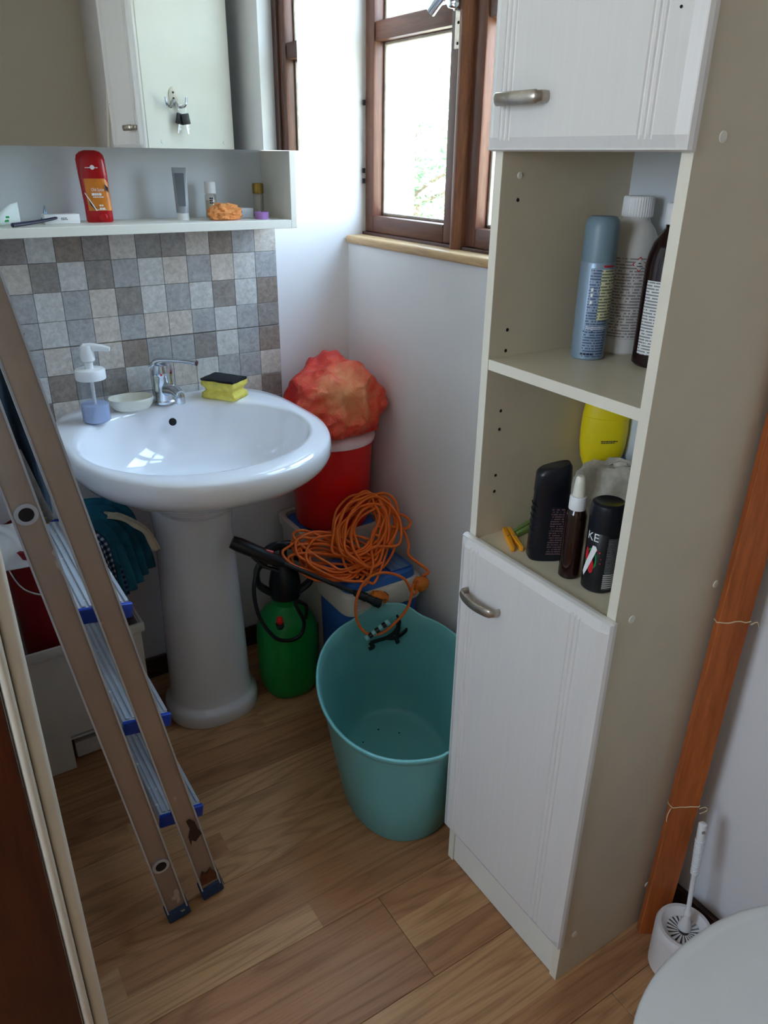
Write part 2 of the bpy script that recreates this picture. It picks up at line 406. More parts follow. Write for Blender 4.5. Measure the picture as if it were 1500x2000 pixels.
def tile_mat(name, a, b, vein):
    t = NT(name); v = t.coord('Object', rand=True); n1 = t.noise(v, 75, 9, .78, .4); n2 = t.noise(v, 14, 3, .5, 2.6)
    colr = t.ramp(n1, [(.34, sc4(a, .86)), (.66, sc4(b, 1.08))])
    ve = t.ramp(n2, [(.492, (0, 0, 0, 1)), (.5, (.55, .55, .55, 1)), (.508, (0, 0, 0, 1))])
    t.l(t.mix(ve, colr, vein), t.b.inputs['Base Color']); t.b.inputs['Roughness'].default_value = .33
    t.bump(n1, .08, .001); return t.m
M['tile_l'] = tile_mat('light_grey_stone_tile', c(184, 181, 177), c(212, 210, 206), c(205, 205, 203))
M['tile_b'] = tile_mat('light_beige_stone_tile', c(184, 173, 162), c(212, 203, 193), c(206, 200, 192))
M['tile_g'] = tile_mat('mid_grey_stone_tile', c(150, 148, 147), c(180, 179, 178), c(176, 178, 180))
M['tile_d'] = tile_mat('dark_taupe_stone_tile', c(128, 120, 116), c(158, 151, 146), c(160, 154, 150))
M['tile_n'] = tile_mat('dark_brown_stone_tile', c(126, 112, 103), c(158, 143, 132), c(160, 148, 140))
M['grout'] = plain('grout', c(196, 194, 190), .8)

def floor_mat():
    t = NT('oak_laminate'); v = t.coord('Object'); sp = t.n('ShaderNodeSeparateXYZ'); t.l(v, sp.inputs[0])
    oi = t.n('ShaderNodeObjectInfo')
    def Mm(op, a, b=None):
        nd = t.n('ShaderNodeMath', operation=op)
        for i, q in enumerate((a, b)):
            if q is None: continue
            if isinstance(q, bpy.types.NodeSocket): t.l(q, nd.inputs[i])
            else: nd.inputs[i].default_value = q
        return nd.outputs[0]
    strip = Mm('FLOOR', Mm('DIVIDE', Mm('ADD', sp.outputs['Y'], .1), .0667))            # three printed strips per board
    seg = Mm('FLOOR', Mm('DIVIDE', Mm('ADD', sp.outputs['X'], Mm('MULTIPLY', strip, .37)), 3.0))
    cb = t.n('ShaderNodeCombineXYZ'); t.l(strip, cb.inputs[0]); t.l(seg, cb.inputs[1]); t.l(Mm('MULTIPLY', oi.outputs['Random'], 91.0), cb.inputs[2])
    wnz = t.n('ShaderNodeTexWhiteNoise'); wnz.noise_dimensions = '3D'; t.l(cb.outputs[0], wnz.inputs['Vector'])
    sh = t.n('ShaderNodeVectorMath', operation='SCALE'); t.l(wnz.outputs['Color'], sh.inputs[0]); sh.inputs['Scale'].default_value = 30
    st = t.n('ShaderNodeVectorMath', operation='MULTIPLY'); t.l(v, st.inputs[0]); st.inputs[1].default_value = (.11, 1, 1)
    ad = t.n('ShaderNodeVectorMath', operation='ADD'); t.l(st.outputs[0], ad.inputs[0]); t.l(sh.outputs[0], ad.inputs[1])
    wv = t.n('ShaderNodeTexNoise'); t.l(ad.outputs[0], wv.inputs['Vector']); wv.inputs['Scale'].default_value = 7.5; wv.inputs['Detail'].default_value = 2.0
    ring = Mm('FRACT', Mm('MULTIPLY', wv.outputs['Fac'], 15.0))
    fine = t.n('ShaderNodeTexNoise'); st2 = t.n('ShaderNodeVectorMath', operation='MULTIPLY'); t.l(ad.outputs[0], st2.inputs[0]); st2.inputs[1].default_value = (.35, 1, 1)
    t.l(st2.outputs[0], fine.inputs['Vector']); fine.inputs['Scale'].default_value = 260; fine.inputs['Detail'].default_value = 3
    tone = t.ramp(wnz.outputs['Value'], [(0, c(162, 112, 76)), (.3, c(176, 126, 86)), (.6, c(190, 142, 98)), (1, c(196, 150, 106))])
    gr = t.ramp(ring, [(0, (.62, .56, .52, 1)), (.35, (1, 1, 1, 1)), (.8, (.94, .92, .9, 1)), (1, (.68, .62, .58, 1))])
    a = t.mix(.75, tone, gr, 'MULTIPLY'); b = t.mix(.55, a, t.ramp(fine.outputs['Fac'], [(.35, (.70, .66, .62, 1)), (.55, (1, 1, 1, 1))]), 'MULTIPLY')
    t.l(b, t.b.inputs['Base Color']); t.b.inputs['Roughness'].default_value = .42; t.b.inputs['Specular IOR Level'].default_value = .4
    t.bump(fine.outputs['Fac'], .12, .001); return t.m
M['floor'] = floor_mat()

# ================================================================== SETTING
XW, YW = 1.105, 1.905            # window wall and sink wall planes
def struct(name, mb, mat, parent=None, **k):
    o = mb.build(name, mat, parent, **k)
    if parent is None: o['kind'] = 'structure'
    return o
flo = struct('floor', MB().box(-1.75, 1.3, -1.5, 2.0, -.12, -.014), M['hole'], smooth=False)
k = 0; y = -1.48
while y < 1.9:
    off = {0: .595}.get(k, (.595 + .47 * (k - 11)) % 1.2)
    x = -1.7; xs = [-1.7] + sorted(v for v in [off - 2.4, off - 1.2, off, off + 1.2] if -1.6 < v < 1.2) + [1.16]
    for a, b in zip(xs[:-1], xs[1:]):
        y1 = min(y + .2, 1.92)
        mb = MB().box(-(b - a) / 2 + .0004, (b - a) / 2 - .0004, -(y1 - y) / 2 + .0004, (y1 - y) / 2 - .0004, -.014, 0)
        o = mb.build('plank', M['floor'], flo, world=False, bev=.0008, bseg=1)
        o.location = ((a + b) / 2, (y + y1) / 2, 0)
    y += .2; k += 1
# sink wall
wb_ = struct('wall_back', MB().box(-.15, 1.32, YW, YW + .12, 0, 2.5), M['wall'], smooth=False)
grid = ['dlndbddbngb', 'bdldglbgblg', 'glgbdlgldln', 'glgbgbbglgd', 'gbgbnggdlgn', 'lnddlbblggb', 'nblbgdllgbn', 'dbgldgbnlgn']
zs = [1.240, 1.176, 1.112, 1.047, .986, .922, .858, .795, .735]
MB().box(.03, .884, YW - .006, YW, .735, 1.242).build('grout_bed', M['grout'], wb_, smooth=False)
tmesh = {}
for r in range(8):
    for q in range(-3, 11):
        x1 = .882 - (10 - q) * .060; x0 = x1 - .060
        if x0 < .03: continue
        ch = grid[r][q] if q >= 0 else 'dlgbnl'[(r * 3 + q) % 6]
        g = .0004; dz = 0
        if r == 3: dz = -.0016
        key = (ch, round(zs[r] - zs[r + 1], 3), r == 3)
        if key not in tmesh:
            h = (zs[r] - zs[r + 1]) / 2
            o = MB().box(-.030 + g, .030 - g, -.0045, .0045, -h + g - dz, h - g).build('tile', M['tile_' + ch], wb_, world=False, bev=.0007, bseg=1)
            tmesh[key] = o.data
        else:
            o = bpy.data.objects.new('tile', tmesh[key]); COL.objects.link(o); o.parent = wb_
        o.location = ((x0 + x1) / 2, YW - .0075, (zs[r] + zs[r + 1]) / 2)
# window wall with a deep opening
WY0, WY1, WZ0, WZ1 = 1.06, YW, 1.186, 2.25
mb = MB().box(XW, XW + .13, -1.0, YW + .12, 0, WZ0).box(XW, XW + .13, -1.0, YW + .12, WZ1, 2.5).box(XW, XW + .13, -1.0, WY0, WZ0, WZ1)
struct('wall_right', mb, M['wall'], smooth=False)
struct('wall_left', MB().box(-.13, -.006, .90, YW, 0, 2.5).box(-.13, -.006, -1.0, .90, 2.08, 2.5).box(-.13, -.006, -1.0, -.35, 0, 2.08), M['wall'], smooth=False)
struct('wall_front', MB().box(-1.75, 1.3, -1.1, -1.0, 0, 2.5), M['wall_beige'], smooth=False)
struct('wall_hall', MB().box(-1.75, -1.62, -1.0, 2.0, 0, 1.2).box(-1.75, -1.62, -1.0, 2.0, 2.1, 2.5).box(-1.75, -1.62, -1.0, -.05, 1.2, 2.1).box(-1.75, -1.62, .65, 2.0, 1.2, 2.1)
       .box(-1.62, -.13, 1.3, 1.42, 0, 2.5), M['wall_beige'], smooth=False)
struct('ceiling', MB().box(-1.75, 1.32, -1.1, 2.03, 2.5, 2.6), M['ceiling'], smooth=False)
struct('baseboard_back', MB().box(-.006, XW, YW - .014, YW, 0, .065), M['dark_base'], bev=.003)
struct('baseboard_right', MB().box(XW - .014, XW, -1.0, YW - .014, 0, .065), M['dark_base'], bev=.003)

# window
win = struct('window_1', MB().box(1.150, 1.215, WY0, WY0 + .03, 1.20, WZ1).box(1.165, 1.215, WY1 - .012, WY1, 1.20, WZ1)
             .box(1.150, 1.215, WY0, WY1, 1.195, 1.214).box(1.150, 1.215, WY0, WY1, WZ1 - .03, WZ1), M['dark_wood'], bev=.002)
XF = 1.157
def sash(ya, yb, wl, wr, za, zb, handle=False):
    """ya = edge far from the corner wall, yb = edge near it"""
    a = MB()
    prof = []
    def stile(y0, y1): a.box(XF, XF + .038, y0, y1, za, zb)
    stile(yb - wl, yb); stile(ya, ya + wr)
    a.build('sash_stile', M['red_wood'], win, bev=.004)
    b = MB().box(XF, XF + .038, ya + wr, yb - wl, za, za + .042).box(XF + .004, XF + .038, ya + wr, yb - wl, 1.659, 1.701).box(XF, XF + .038, ya + wr, yb - wl, zb - .042, zb)
    b.build('sash_rail', M['red_wood_y'], win, bev=.003)
    for z0, z1 in ((za + .042, 1.659), (1.701, zb - .042)):
        g0, g1 = ya + wr, yb - wl; t = .007
        bd = MB().box(XF + .030, XF + .042, g0, g0 + t, z0, z1).box(XF + .030, XF + .042, g1 - t, g1, z0, z1).box(XF + .030, XF + .042, g0, g1, z0, z0 + t).box(XF + .030, XF + .042, g0, g1, z1 - t, z1)
        bd.build('glazing_bead', M['bead'], win, bev=.0015, bseg=1)
        MB().box(XF + .036, XF + .039, g0, g1, z0, z1).build('pane', M['glass'], win, smooth=False)
sash(1.500, 1.902, .040, .046, 1.214, 2.22)
sash(1.090, 1.466, .042, .040, 1.214, 2.22)
rings = []
for z in (1.198, 2.22):
    rings.append([(1.160 - .023 * math.sin(t), 1.484 + .021 * math.cos(t), z) for t in [math.pi * i / 10 for i in range(11)]])
MB().loft(rings).build('cover_moulding', M['astragal'], win)
# handle
hp = MB().box(XF - .004, XF, 1.496, 1.528, 1.612, 1.83).build('handle_plate', M['steel'], win, bev=.0012, label='silver window handle plate')
MB().lathe([(.011, 0), (.012, .004), (.012, .018), (.009, .022), (.0085, .034), (.006, .036)], seg=20, M=Matrix.Translation((XF - .004, 1.506, 1.690)) @ Matrix.Rotation(R_(-90), 4, 'Y')).build('spindle_knob', M['chrome'], hp)
lv = spline([(XF - .010, 1.505, 1.722), (XF - .030, 1.508, 1.722), (XF - .036, 1.522, 1.712), (XF - .038, 1.545, 1.699), (XF - .038, 1.572, 1.684)], 6)
MB().tube(lv, [.009 + .004 * i / len(lv) for i in range(len(lv))], 12, flat=.6, up=(0, 0, 1)).build('lever', M['chrome'], hp)
for z in (1.622, 1.66):
    MB().lathe([(.003, 0), (.003, .001)], seg=10, M=Matrix.Translation((XF - .004, 1.516, z)) @ Matrix.Rotation(R_(-90), 4, 'Y')).build('screw', M['hole'], hp)
struct('trim_1', MB().box(1.095, 1.152, WY0 - .01, 1.903, 1.186, 1.207), M['sill'], bev=.006, bseg=3)
# hinge pins on the left jamb
for z in (1.36, 1.52, 1.335):
    MB().tube([(1.150, 1.897, z), (1.150, 1.897, z + .012)], .004, 8).build('hinge_pin', M['hole'], win)
# door casing strips and door
for i, (xa, xb, yy) in enumerate(((.014, .028, .845), (.028, .049, .858))):
    rr = []
    for z in (0, 2.08):
        rr.append([((xa + xb) / 2 + (xb - xa) / 2 * math.cos(t) * (abs(math.cos(t)) ** -.3 if abs(math.cos(t)) > 1e-3 else 1), yy + .02 - .016 * max(0, math.sin(t)) ** .8 if t <= math.pi else yy + .045, z) for t in [math.pi * j / 12 for j in range(13)]] + [(xa, .90, z), (xb, .90, z)])
    mbx = MB()
    for ring in rr: ring[:] = [(min(max(p[0], xa), xb), p[1], p[2]) for p in ring]
    mbx.loft([r_[:13] + [r_[13], r_[14]] for r_ in rr])
    struct('trim_%d' % (i + 2), mbx, M['casing'], ang=50)
dr = struct('door_1', MB().box(-.62, .0125, .850, .892, .01, 2.06), M['door_wood'], bev=.003)
for z0, z1 in ((.12, .62), (.70, 1.28), (1.36, 1.95)):
    MB().box(-.52, -.10, .842, .850, z0, z1).build('door_panel', M['door_wood'], dr, bev=.004)

# ================================================================== OUTSIDE
struct('ground', MB().box(1.4, 60, -40, 60, -1.0, -.9), M['ground'], smooth=False)
def tree(x, y, h, r, seed, mat, label, n=2600):
    rnd = random.Random(seed)
    t = thing('tree', label, 'tree', (x, y, -.9), group=None)
    tr = MB().tube(spline([(x, y, -.9), (x + .1, y + .05, -.9 + h * .3), (x - .05, y, -.9 + h * .6), (x + .05, y + .1, -.9 + h * .85)], 4), [.14 - .008 * i for i in range(13)], 8)
    for k in range(7):
        a = rnd.random() * 6.28; z = -.9 + h * (.35 + .07 * k)
        tr.tube(spline([(x, y, z), (x + r * .4 * math.cos(a), y + r * .4 * math.sin(a), z + .3), (x + r * .8 * math.cos(a), y + r * .8 * math.sin(a), z + .5)], 3), [.05 - .006 * i for i in range(7)], 5)
    tr.build('trunk', M['bark'], t)
    lf = MB(); cl = [(rnd.gauss(0, r * .45), rnd.gauss(0, r * .45), h * rnd.uniform(.3, .95), rnd.uniform(.3, .6) * r) for _ in range(22)]
    for _ in range(n):
        cx, cy, cz, cr = rnd.choice(cl); d = Vector((rnd.gauss(0, 1), rnd.gauss(0, 1), rnd.gauss(0, .8))).normalized() * cr * rnd.uniform(.6, 1)
        p = Vector((x + cx, y + cy, -.9 + cz)) + d; u = Vector((rnd.gauss(0, 1), rnd.gauss(0, 1), rnd.gauss(0, 1))).normalized(); w = u.orthogonal().normalized(); s = rnd.uniform(.05, .11)
        lf.add([p - u * s, p + w * s * .5, p + u * s, p - w * s * .5], [(0, 1, 2, 3)])
    o = lf.build('foliage', mat, t, smooth=False); o['kind'] = 'stuff'
tree(9.0, 13.0, 3.4, 1.7, 1, M['leaf'], 'bushy green tree seen through the window pane, right side')
tree(11.0, 18.2, 3.4, 1.8, 2, M['leaf2'], 'pale green tree seen through the window pane, left side')
tree(5.4, 7.9, 1.5, .9, 3, M['leaf2'], 'low pale shrub seen in the lower window pane', 1500)
tree(14.5, 9.0, 3.0, 1.4, 4, M['leaf'], 'green tree behind the right window sash')

# ================================================================== TALL CABINET
CX0, CX1, CY0, CY1 = .7825, 1.062, .593, .927
cab = thing('tall_cabinet', 'tall narrow white bathroom cabinet with open shelves between two doors', 'cabinet', ((CX0 + CX1) / 2, (CY0 + CY1) / 2, 0))
T = .016
def side_panel(y0, y1, lab):
    o = MB().box(CX0 + .0008, CX1, y0, y1, 0, 1.98).build('side_panel', M['cream_lam'], cab, bev=.0006, bseg=1)
    MB().box(CX0, CX0 + .0009, y0, y1, 0, 1.98).build('edge_strip', M['edge_lam'], o, smooth=False)
    return o
spr = side_panel(CY0, CY0 + T, ''); spl = side_panel(CY1 - T, CY1, '')
MB().box(CX1 - .006, CX1 - .001, CY0 + T, CY1 - T, .1, 1.98).build('back_panel', M['back_lam'], cab, smooth=False)
sh = MB().box(CX0 + .002, CX1 - .006, CY0 + T, CY1 - T, 1.0955, 1.112).build('shelf', M['cream_lam'], cab, bev=.0006, bseg=1)
MB().box(CX0 + .0012, CX0 + .002, CY0 + T, CY1 - T, 1.0955, 1.112).build('edge_strip', M['edge_lam'], sh, smooth=False)
MB().box(CX0 + .002, CX1 - .006, CY0 + T, CY1 - T, .779, .795).build('shelf', M['cream_lam'], cab, bev=.0006, bseg=1)
MB().box(CX0 + .002, CX1 - .006, CY0 + T, CY1 - T, 1.418, 1.434).build('shelf', M['cream_lam'], cab, bev=.0006, bseg=1)
MB().box(CX0 + .002, CX1 - .006, CY0 + T, CY1 - T, 1.962, 1.98).build('top_panel', M['cream_lam'], cab, smooth=False)
MB().box(CX0 + .002, CX1 - .006, CY0 + T, CY1 - T, .095, .111).build('bottom_panel', M['cream_lam'], cab, smooth=False)
MB().box(CX0 + .003, CX0 + .016, CY0 + T, CY1 - T, .002, .095).build('plinth', M['white_lam'], cab, bev=.0006, bseg=1)
def fdoor(y0, y1, z0, z1, grooves, hz, hy):
    ys = sorted(set([y0, y0 + .002, y0 + .004, y0 + .017] + [y1 - .017, y1 - .004, y1 - .002, y1] + [g + d for g in grooves for d in (-.0026, -.0012, 0, .0012, .0026)]))
    zz = [z0, z0 + .002, z0 + .004, z0 + .0125, z0 + .014, z0 + .017, z0 + .024, z1 - .024, z1 - .017, z1 - .014, z1 - .0125, z1 - .004, z1 - .002, z1]
    def prof(d):          # rounded and chamfered border
        if d <= 0: return .012
        if d <= .002: return .007
        if d <= .0045: return .0062
        return max(0, .0062 * (1 - (d - .004) / .013))
    def dep(y, z):
        e = max(prof(y - y0), prof(y1 - y), prof(z - z0), prof(z1 - z))
        if z0 + .0128 < z < z1 - .0128:
            for g in grooves:
                q = abs(y - g)
                if q < .0025: e = max(e, .0026 if q < .0002 else .0019)
        return e
    XD = .7625; mb = MB(); W, H = len(ys), len(zz)
    vs = [(XD + dep(y, z), y, z) for z in zz for y in ys]; fs = []
    for i in range(H - 1):
        for j in range(W - 1): fs.append((i * W + j, i * W + j + 1, (i + 1) * W + j + 1, (i + 1) * W + j))
    n = len(vs); bx = XD + .0185
    border = [j for j in range(W)] + [(i + 1) * W - 1 for i in range(1, H)] + [(H - 1) * W + j for j in range(W - 2, -1, -1)] + [i * W for i in range(H - 2, 0, -1)]
    for b_ in border: vs.append((bx, vs[b_][1], vs[b_][2]))
    L = len(border)
    for k_ in range(L): fs.append((border[k_], border[(k_ + 1) % L], n + (k_ + 1) % L, n + k_))
    fs.append(tuple(n + k_ for k_ in range(L)))
    mb.add(vs, fs); d = mb.build('door', M['door_foil'], cab, ang=12)
    # bow handle
    L2 = .043; pts = [(XD + .001, hy - L2, hz), (XD - .012, hy - L2, hz), (XD - .020, hy - L2 * .72, hz - .001), (XD - .0245, hy, hz - .0015), (XD - .020, hy + L2 * .72, hz - .001), (XD - .012, hy + L2, hz), (XD + .001, hy + L2, hz)]
    sp_ = spline(pts, 6)
    MB().tube(sp_, [.0082 if abs(p.y - hy) < L2 * .93 else .0068 for p in sp_], 12, flat=.5, up=(0, 0, 1)).build('handle', M['steel'], d, label='brushed metal bow handle')
    return d
fdoor(.587, .932, .101, .800, (.639, .648, .657, .880, .889, .898), .702, .856)
ud = fdoor(.590, .929, 1.409, 1.975, (.639, .648, .657, .880, .889, .898), 1.472, .852)
MB().box(CX0 + .002, CX1, CY1, CY1 + .0007, 0, 1.98).build('outer_face', M['white_lam'], spl, smooth=False, label='white outer face towards the sink')
def disc(mat, p, r, nrm, parent, name, th=.0012):
    q = Vector(nrm).to_track_quat('Z', 'Y').to_matrix().to_4x4()
    return MB().lathe([(r, 0), (r * .96, th), (r * .6, th * 1.2)], seg=20, M=Matrix.Translation(p) @ q).build(name, mat, parent)
for x, z in ((.828, 1.425), (.819, .791), (1.015, .791), (.815, .106), (1.015, .106), (1.015, 1.425)): disc(M['white_lam'], (x, CY0, z), .0065, (0, -1, 0), spr, 'cover_cap')
for x, z in ((.828, 1.434), (1.03, 1.434), (.82, .791), (1.015, .791)): disc(M['white_lam'], (x, CY1 + .0007, z), .0055, (0, 1, 0), spl, 'cover_cap')
for z in (1.345, 1.155, 1.122, 1.022, .99, .907, .877): disc(M['hole'], (.8175, CY1 - T, z), .0028, (0, -1, 0), spl, 'pin_hole', .0003)
disc(M['white_lam'], (.8175, CY1 - T, 1.378), .0045, (0, -1, 0), spl, 'cover_cap')
disc(M['hole'], (.7618, .6225, 1.545), .0016, (-1, 0, 0), ud, 'pin_mark', .0006)
# hook and keys on the cabinet's sink side
hk = thing('wall_hook', 'small cream and chrome double coat hook on the cabinet side, seen in the mirror', 'hook', (.874, CY1, 1.56))
MB().lathe([(.015, 0), (.015, .002), (.012, .0035)], seg=24, sy=1.7, M=Matrix.Translation((.874, CY1, 1.560)) @ Matrix.Rotation(R_(-90), 4, 'X')).build('hook_plate', M['casing'], hk)
for s in (-1, 1):
    MB().tube(spline([(.874, CY1 + .002, 1.55), (.874 + s * .012, CY1 + .014, 1.530), (.874 + s * .028, CY1 + .024, 1.535), (.874 + s * .032, CY1 + .026, 1.556)], 6), .0042, 8).build('prong', M['chrome'], hk)
for z in (1.569, 1.553): disc(M['hole'], (.874, CY1 + .004, z), .003, (0, 1, 0), hk, 'screw')
ks = thing('key_bunch', 'bunch of keys with black heads on the double hook, seen in the mirror', 'keys', (.892, CY1 + .02, 1.49))
MB().tube([(.892 + .012 * math.cos(a), CY1 + .02, 1.524 + .012 * math.sin(a)) for a in [i * .3927 for i in range(16)]], .0009, 6, closed=True).build('key_ring', M['chrome'], ks)
for dx, rz in ((-.004, .25), (.005, -.15)):
    MM = Matrix.Translation((.892 + dx, CY1 + .02 + dx * .6, 1.512)) @ Matrix.Rotation(rz, 4, 'Y')
    kh = MB().box(-.013, .013, -.003, .003, -.030, 0, MM).build('key_head', M['black'], ks, bev=.0018)
    MB().box(-.0025, .0025, -.001, .001, -.056, -.030, MM).box(.0035, .006, -.001, .001, -.046, -.04, MM).box(.0035, .0055, -.001, .001, -.036, -.031, MM).build('key_blade', M['chrome'], kh)

def tiny_print(parent, M4, w, rows, pitch, mat, seed=1, cyl=None, word=(.002, .005), name='small_print'):
    rr = random.Random(seed); mb = MB()
    for i in range(rows):
        x = -w / 2; z = -i * pitch; x1 = w / 2 - rr.uniform(0, w * .3)
        while x < x1:
            L = min(rr.uniform(*word), x1 - x)
            if L > .0006:
                q_ = [(x, z), (x + L, z), (x + L, z + pitch * .55), (x, z + pitch * .55)]
                mb.add([M4 @ (Vector((a_, 0, b_)) if not cyl else Vector((cyl * math.sin(a_ / cyl), -cyl * math.cos(a_ / cyl), b_))) for a_, b_ in q_], [(0, 1, 2, 3)])
            x += L + .0007
    return mb.build(name, mat, parent, smooth=False)
# ---------------- bottles in the upper compartment
def cyl_thing(name, label, cat, x, y, z, group=None, turn=0):
    return thing(name, label, cat, (x, y, z), face_cam(x, y) + turn, group)
def loc_lathe(prof, seg=40, sx=1, sy=1): return MB().lathe(prof, seg=seg, sx=sx, sy=sy)
Z1 = 1.112
a = cyl_thing('aerosol_can', 'tall grey-blue aerosol can with domed cap, on the upper shelf', 'spray can', .933, .846, Z1)
r = .0262
loc_lathe([(r - .002, 0), (r, .002), (r, .146), (r - .001, .148)]).build('can_body', M['aer_body'], a, world=False)
loc_lathe([(r - .0005, .148), (r - .0005, .196), (r - .002, .206), (r - .007, .212), (0.004, .213)]).build('cap', M['aer_cap'], a, world=False)
band(r + .0003, .006, .140, R_(-20), R_(58)).build('small_print', M['aer_print'], a, world=False)
band(r + .0006, .062, .138, R_(16), R_(72)).build('paper_label', M['aer_lbl'], a, world=False)
IW = WM[a]
tiny_print(a, IW @ Matrix.Rotation(R_(44), 4, 'Z') @ Matrix.Translation((0, 0, .1415)), .022, 1, .005, M['ink_red'], 3, cyl=r + .0008)
tiny_print(a, IW @ Matrix.Rotation(R_(4), 4, 'Z') @ Matrix.Translation((0, 0, .0085)), .026, 1, .006, M['ink_dark'], 5, cyl=r + .0008)
tiny_print(a, IW @ Matrix.Rotation(R_(-2), 4, 'Z') @ Matrix.Translation((0, 0, .0445)), .020, 1, .0035, M['ink_dark'], 6, cyl=r + .0008, word=(.015, .02))
for zz, aa in ((.052, 3), (.049, 3)): band(r + .0007, zz, zz + .0008, R_(-14), R_(60)).build('rule_line', M['ink_white'], a, world=False)
for kz in (.087, .098, .106):
    band(r + .0007, kz, kz + .005, R_(-12), R_(-5), 3).build('pictogram', M['ink_white'], a, world=False)
a = cyl_thing('cleaning_bottle', 'off-white plastic bottle with ribbed white cap behind the grey-blue can', 'bottle', 1.014, .853, Z1)
r = .0375
loc_lathe([(r - .003, 0), (r, .003), (r, .165), (r - .002, .180), (.030, .192), (.0225, .201), (.0205, .206), (.0205, .212)]).build('bottle_body', M['bottle_white'], a, world=False)
mbc = MB(); seg = 72
mbc.loft([[((rr + (.0006 if i % 2 else 0)) * math.cos(2 * math.pi * i / seg), (rr + (.0006 if i % 2 else 0)) * math.sin(2 * math.pi * i / seg), z) for i in range(seg)] for rr, z in ((.0225, .209), (.0232, .211), (.0228, .236), (.0215, .2385))])
mbc.build('ribbed_cap', M['white_pl'], a, world=False, ang=20)
band(r + .0004, .026, .152, R_(-62), R_(62), 24).build('label', M['bottle_lbl'], a, world=False)
IW = WM[a]
for lw, mt in ((.0115, 'ink_red'), (.0095, 'bottle_white')):
    dm = MB(); cz = .142; ac = R_(22); rr = r + (.0007 if mt == 'ink_red' else .0009)
    pts = [(ac, cz + lw), (ac + lw / r, cz), (ac, cz - lw), (ac - lw / r, cz)]
    dm.add([(rr * math.sin(q[0]), -rr * math.cos(q[0]), q[1]) for q in pts] + [((rr + .0004) * math.sin(ac), -(rr + .0004) * math.cos(ac), cz)], [(0, 1, 4), (1, 2, 4), (2, 3, 4), (3, 0, 4)])
    dm.build('hazard_diamond', M[mt], a, world=False, smooth=False)
band(r + .0014, .1385, .1397, R_(15), R_(29), 4).build('hazard_mark', M['ink_dark'], a, world=False)
band(r + .0014, .143, .1445, R_(18), R_(24), 3).build('hazard_mark', M['ink_dark'], a, world=False)
a = cyl_thing('syrup_bottle', 'dark brown bottle with white cap and printed paper label, against the right cabinet panel', 'bottle', .991, .757, Z1)
r = .037
loc_lathe([(r - .004, 0), (r, .004), (r, .150), (r - .002, .163), (.030, .180), (.021, .194), (.0165, .200), (.0165, .207)]).build('bottle_body', M['brown_glass'], a, world=False)
loc_lathe([(.0195, .205), (.020, .207), (.0195, .231), (.018, .2335)]).build('cap', M['white_pl'], a, world=False)
band(r + .0004, .020, .128, R_(-52), R_(60), 24).build('label', M['paper_lbl'], a, world=False)

# ---------------- lower compartment
Z2 = .795
def superring(rx, ry, z, p=2.6, n=40, ox=0, oy=0):
    o = []
    for i in range(n):
        t = 2 * math.pi * i / n; cc, ss = math.cos(t), math.sin(t)
        o.append((ox + rx * math.copysign(abs(cc) ** (2 / p), cc), oy + ry * math.copysign(abs(ss) ** (2 / p), ss), z))
    return o
a = thing('shower_gel_bottle', 'flat black shower gel bottle with ribbed side, nearest the pegs', 'bottle', (.840, .798, Z2), face_cam(.84, .798) + .25)
mb = MB(); rings = []
for z, k_, p in ((0, .92, 3), (.004, 1, 3), (.03, 1.0, 3), (.06, .97, 3), (.10, .93, 3.2), (.118, .90, 3.4), (.119, .93, 3.4), (.150, .90, 3.6), (.160, .86, 3.6), (.164, .76, 3)):
    rings.append(superring(.031 * k_, .019 * k_, z + (0), p, 40))
for i, v in enumerate(rings[-2]): rings[-2][i] = (v[0], v[1], v[2] + v[0] * .25)
for i, v in enumerate(rings[-1]): rings[-1][i] = (v[0], v[1], v[2] + v[0] * .28)
mb.loft(rings); mb.build('bottle_body', M['gel'], a, world=False, ang=40)
for k_ in range(8):
    z = .022 + k_ * .011
    MB().tube(spline([(-.024, -.0150, z - .002), (-.0285, -.010, z), (-.0298, 0, z + .001), (-.0285, .009, z)], 4), .0012, 6).build('grip_rib', M['gel'], a, world=False)
mbp = MB(); mbp.add([(-.004, -.0195, .012), (.022, -.0190, .012), (.020, -.0180, .098), (-.001, -.0186, .098)], [(0, 1, 2, 3)]); mbp.uv = lambda p: (p.x, p.z)
mbp.build('small_print', M['gel_print'], a, world=False, smooth=False)
a = cyl_thing('spray_bottle', 'dark amber spray bottle with white pump, between the two black bottles', 'bottle', .829, .732, Z2)
r = .0168
loc_lathe([(r - .002, 0), (r, .002), (r, .108), (r - .002, .115), (.011, .121), (.0105, .126)]).build('bottle_body', M['amber'], a, world=False)
cp = loc_lathe([(.0132, .118), (.0134, .120), (.0130, .137), (.012, .139), (.0095, .140)]).build('collar', M['white_pl'], a, world=False)
loc_lathe([(.0105, .140), (.0098, .143), (.0088, .158), (.0074, .168), (.005, .1715), (.001, .172)], 28).build('pump_head', M['cream_pl'], cp, world=False)
a = cyl_thing('deodorant_can', 'short black deodorant can with green, red and white splash print', 'spray can', .844, .684, Z2, turn=-.16)
r = .0262
loc_lathe([(r - .002, 0), (r, .002), (r, .099), (r - .0006, .1)]).build('can_body', M['black'], a, world=False)
loc_lathe([(r + .0004, .100), (r + .0004, .137), (r - .001, .143), (r - .005, .1455), (.018, .144), (.004, .1425)]).build('cap', M['gel'], a, world=False)
IW = WM[a]
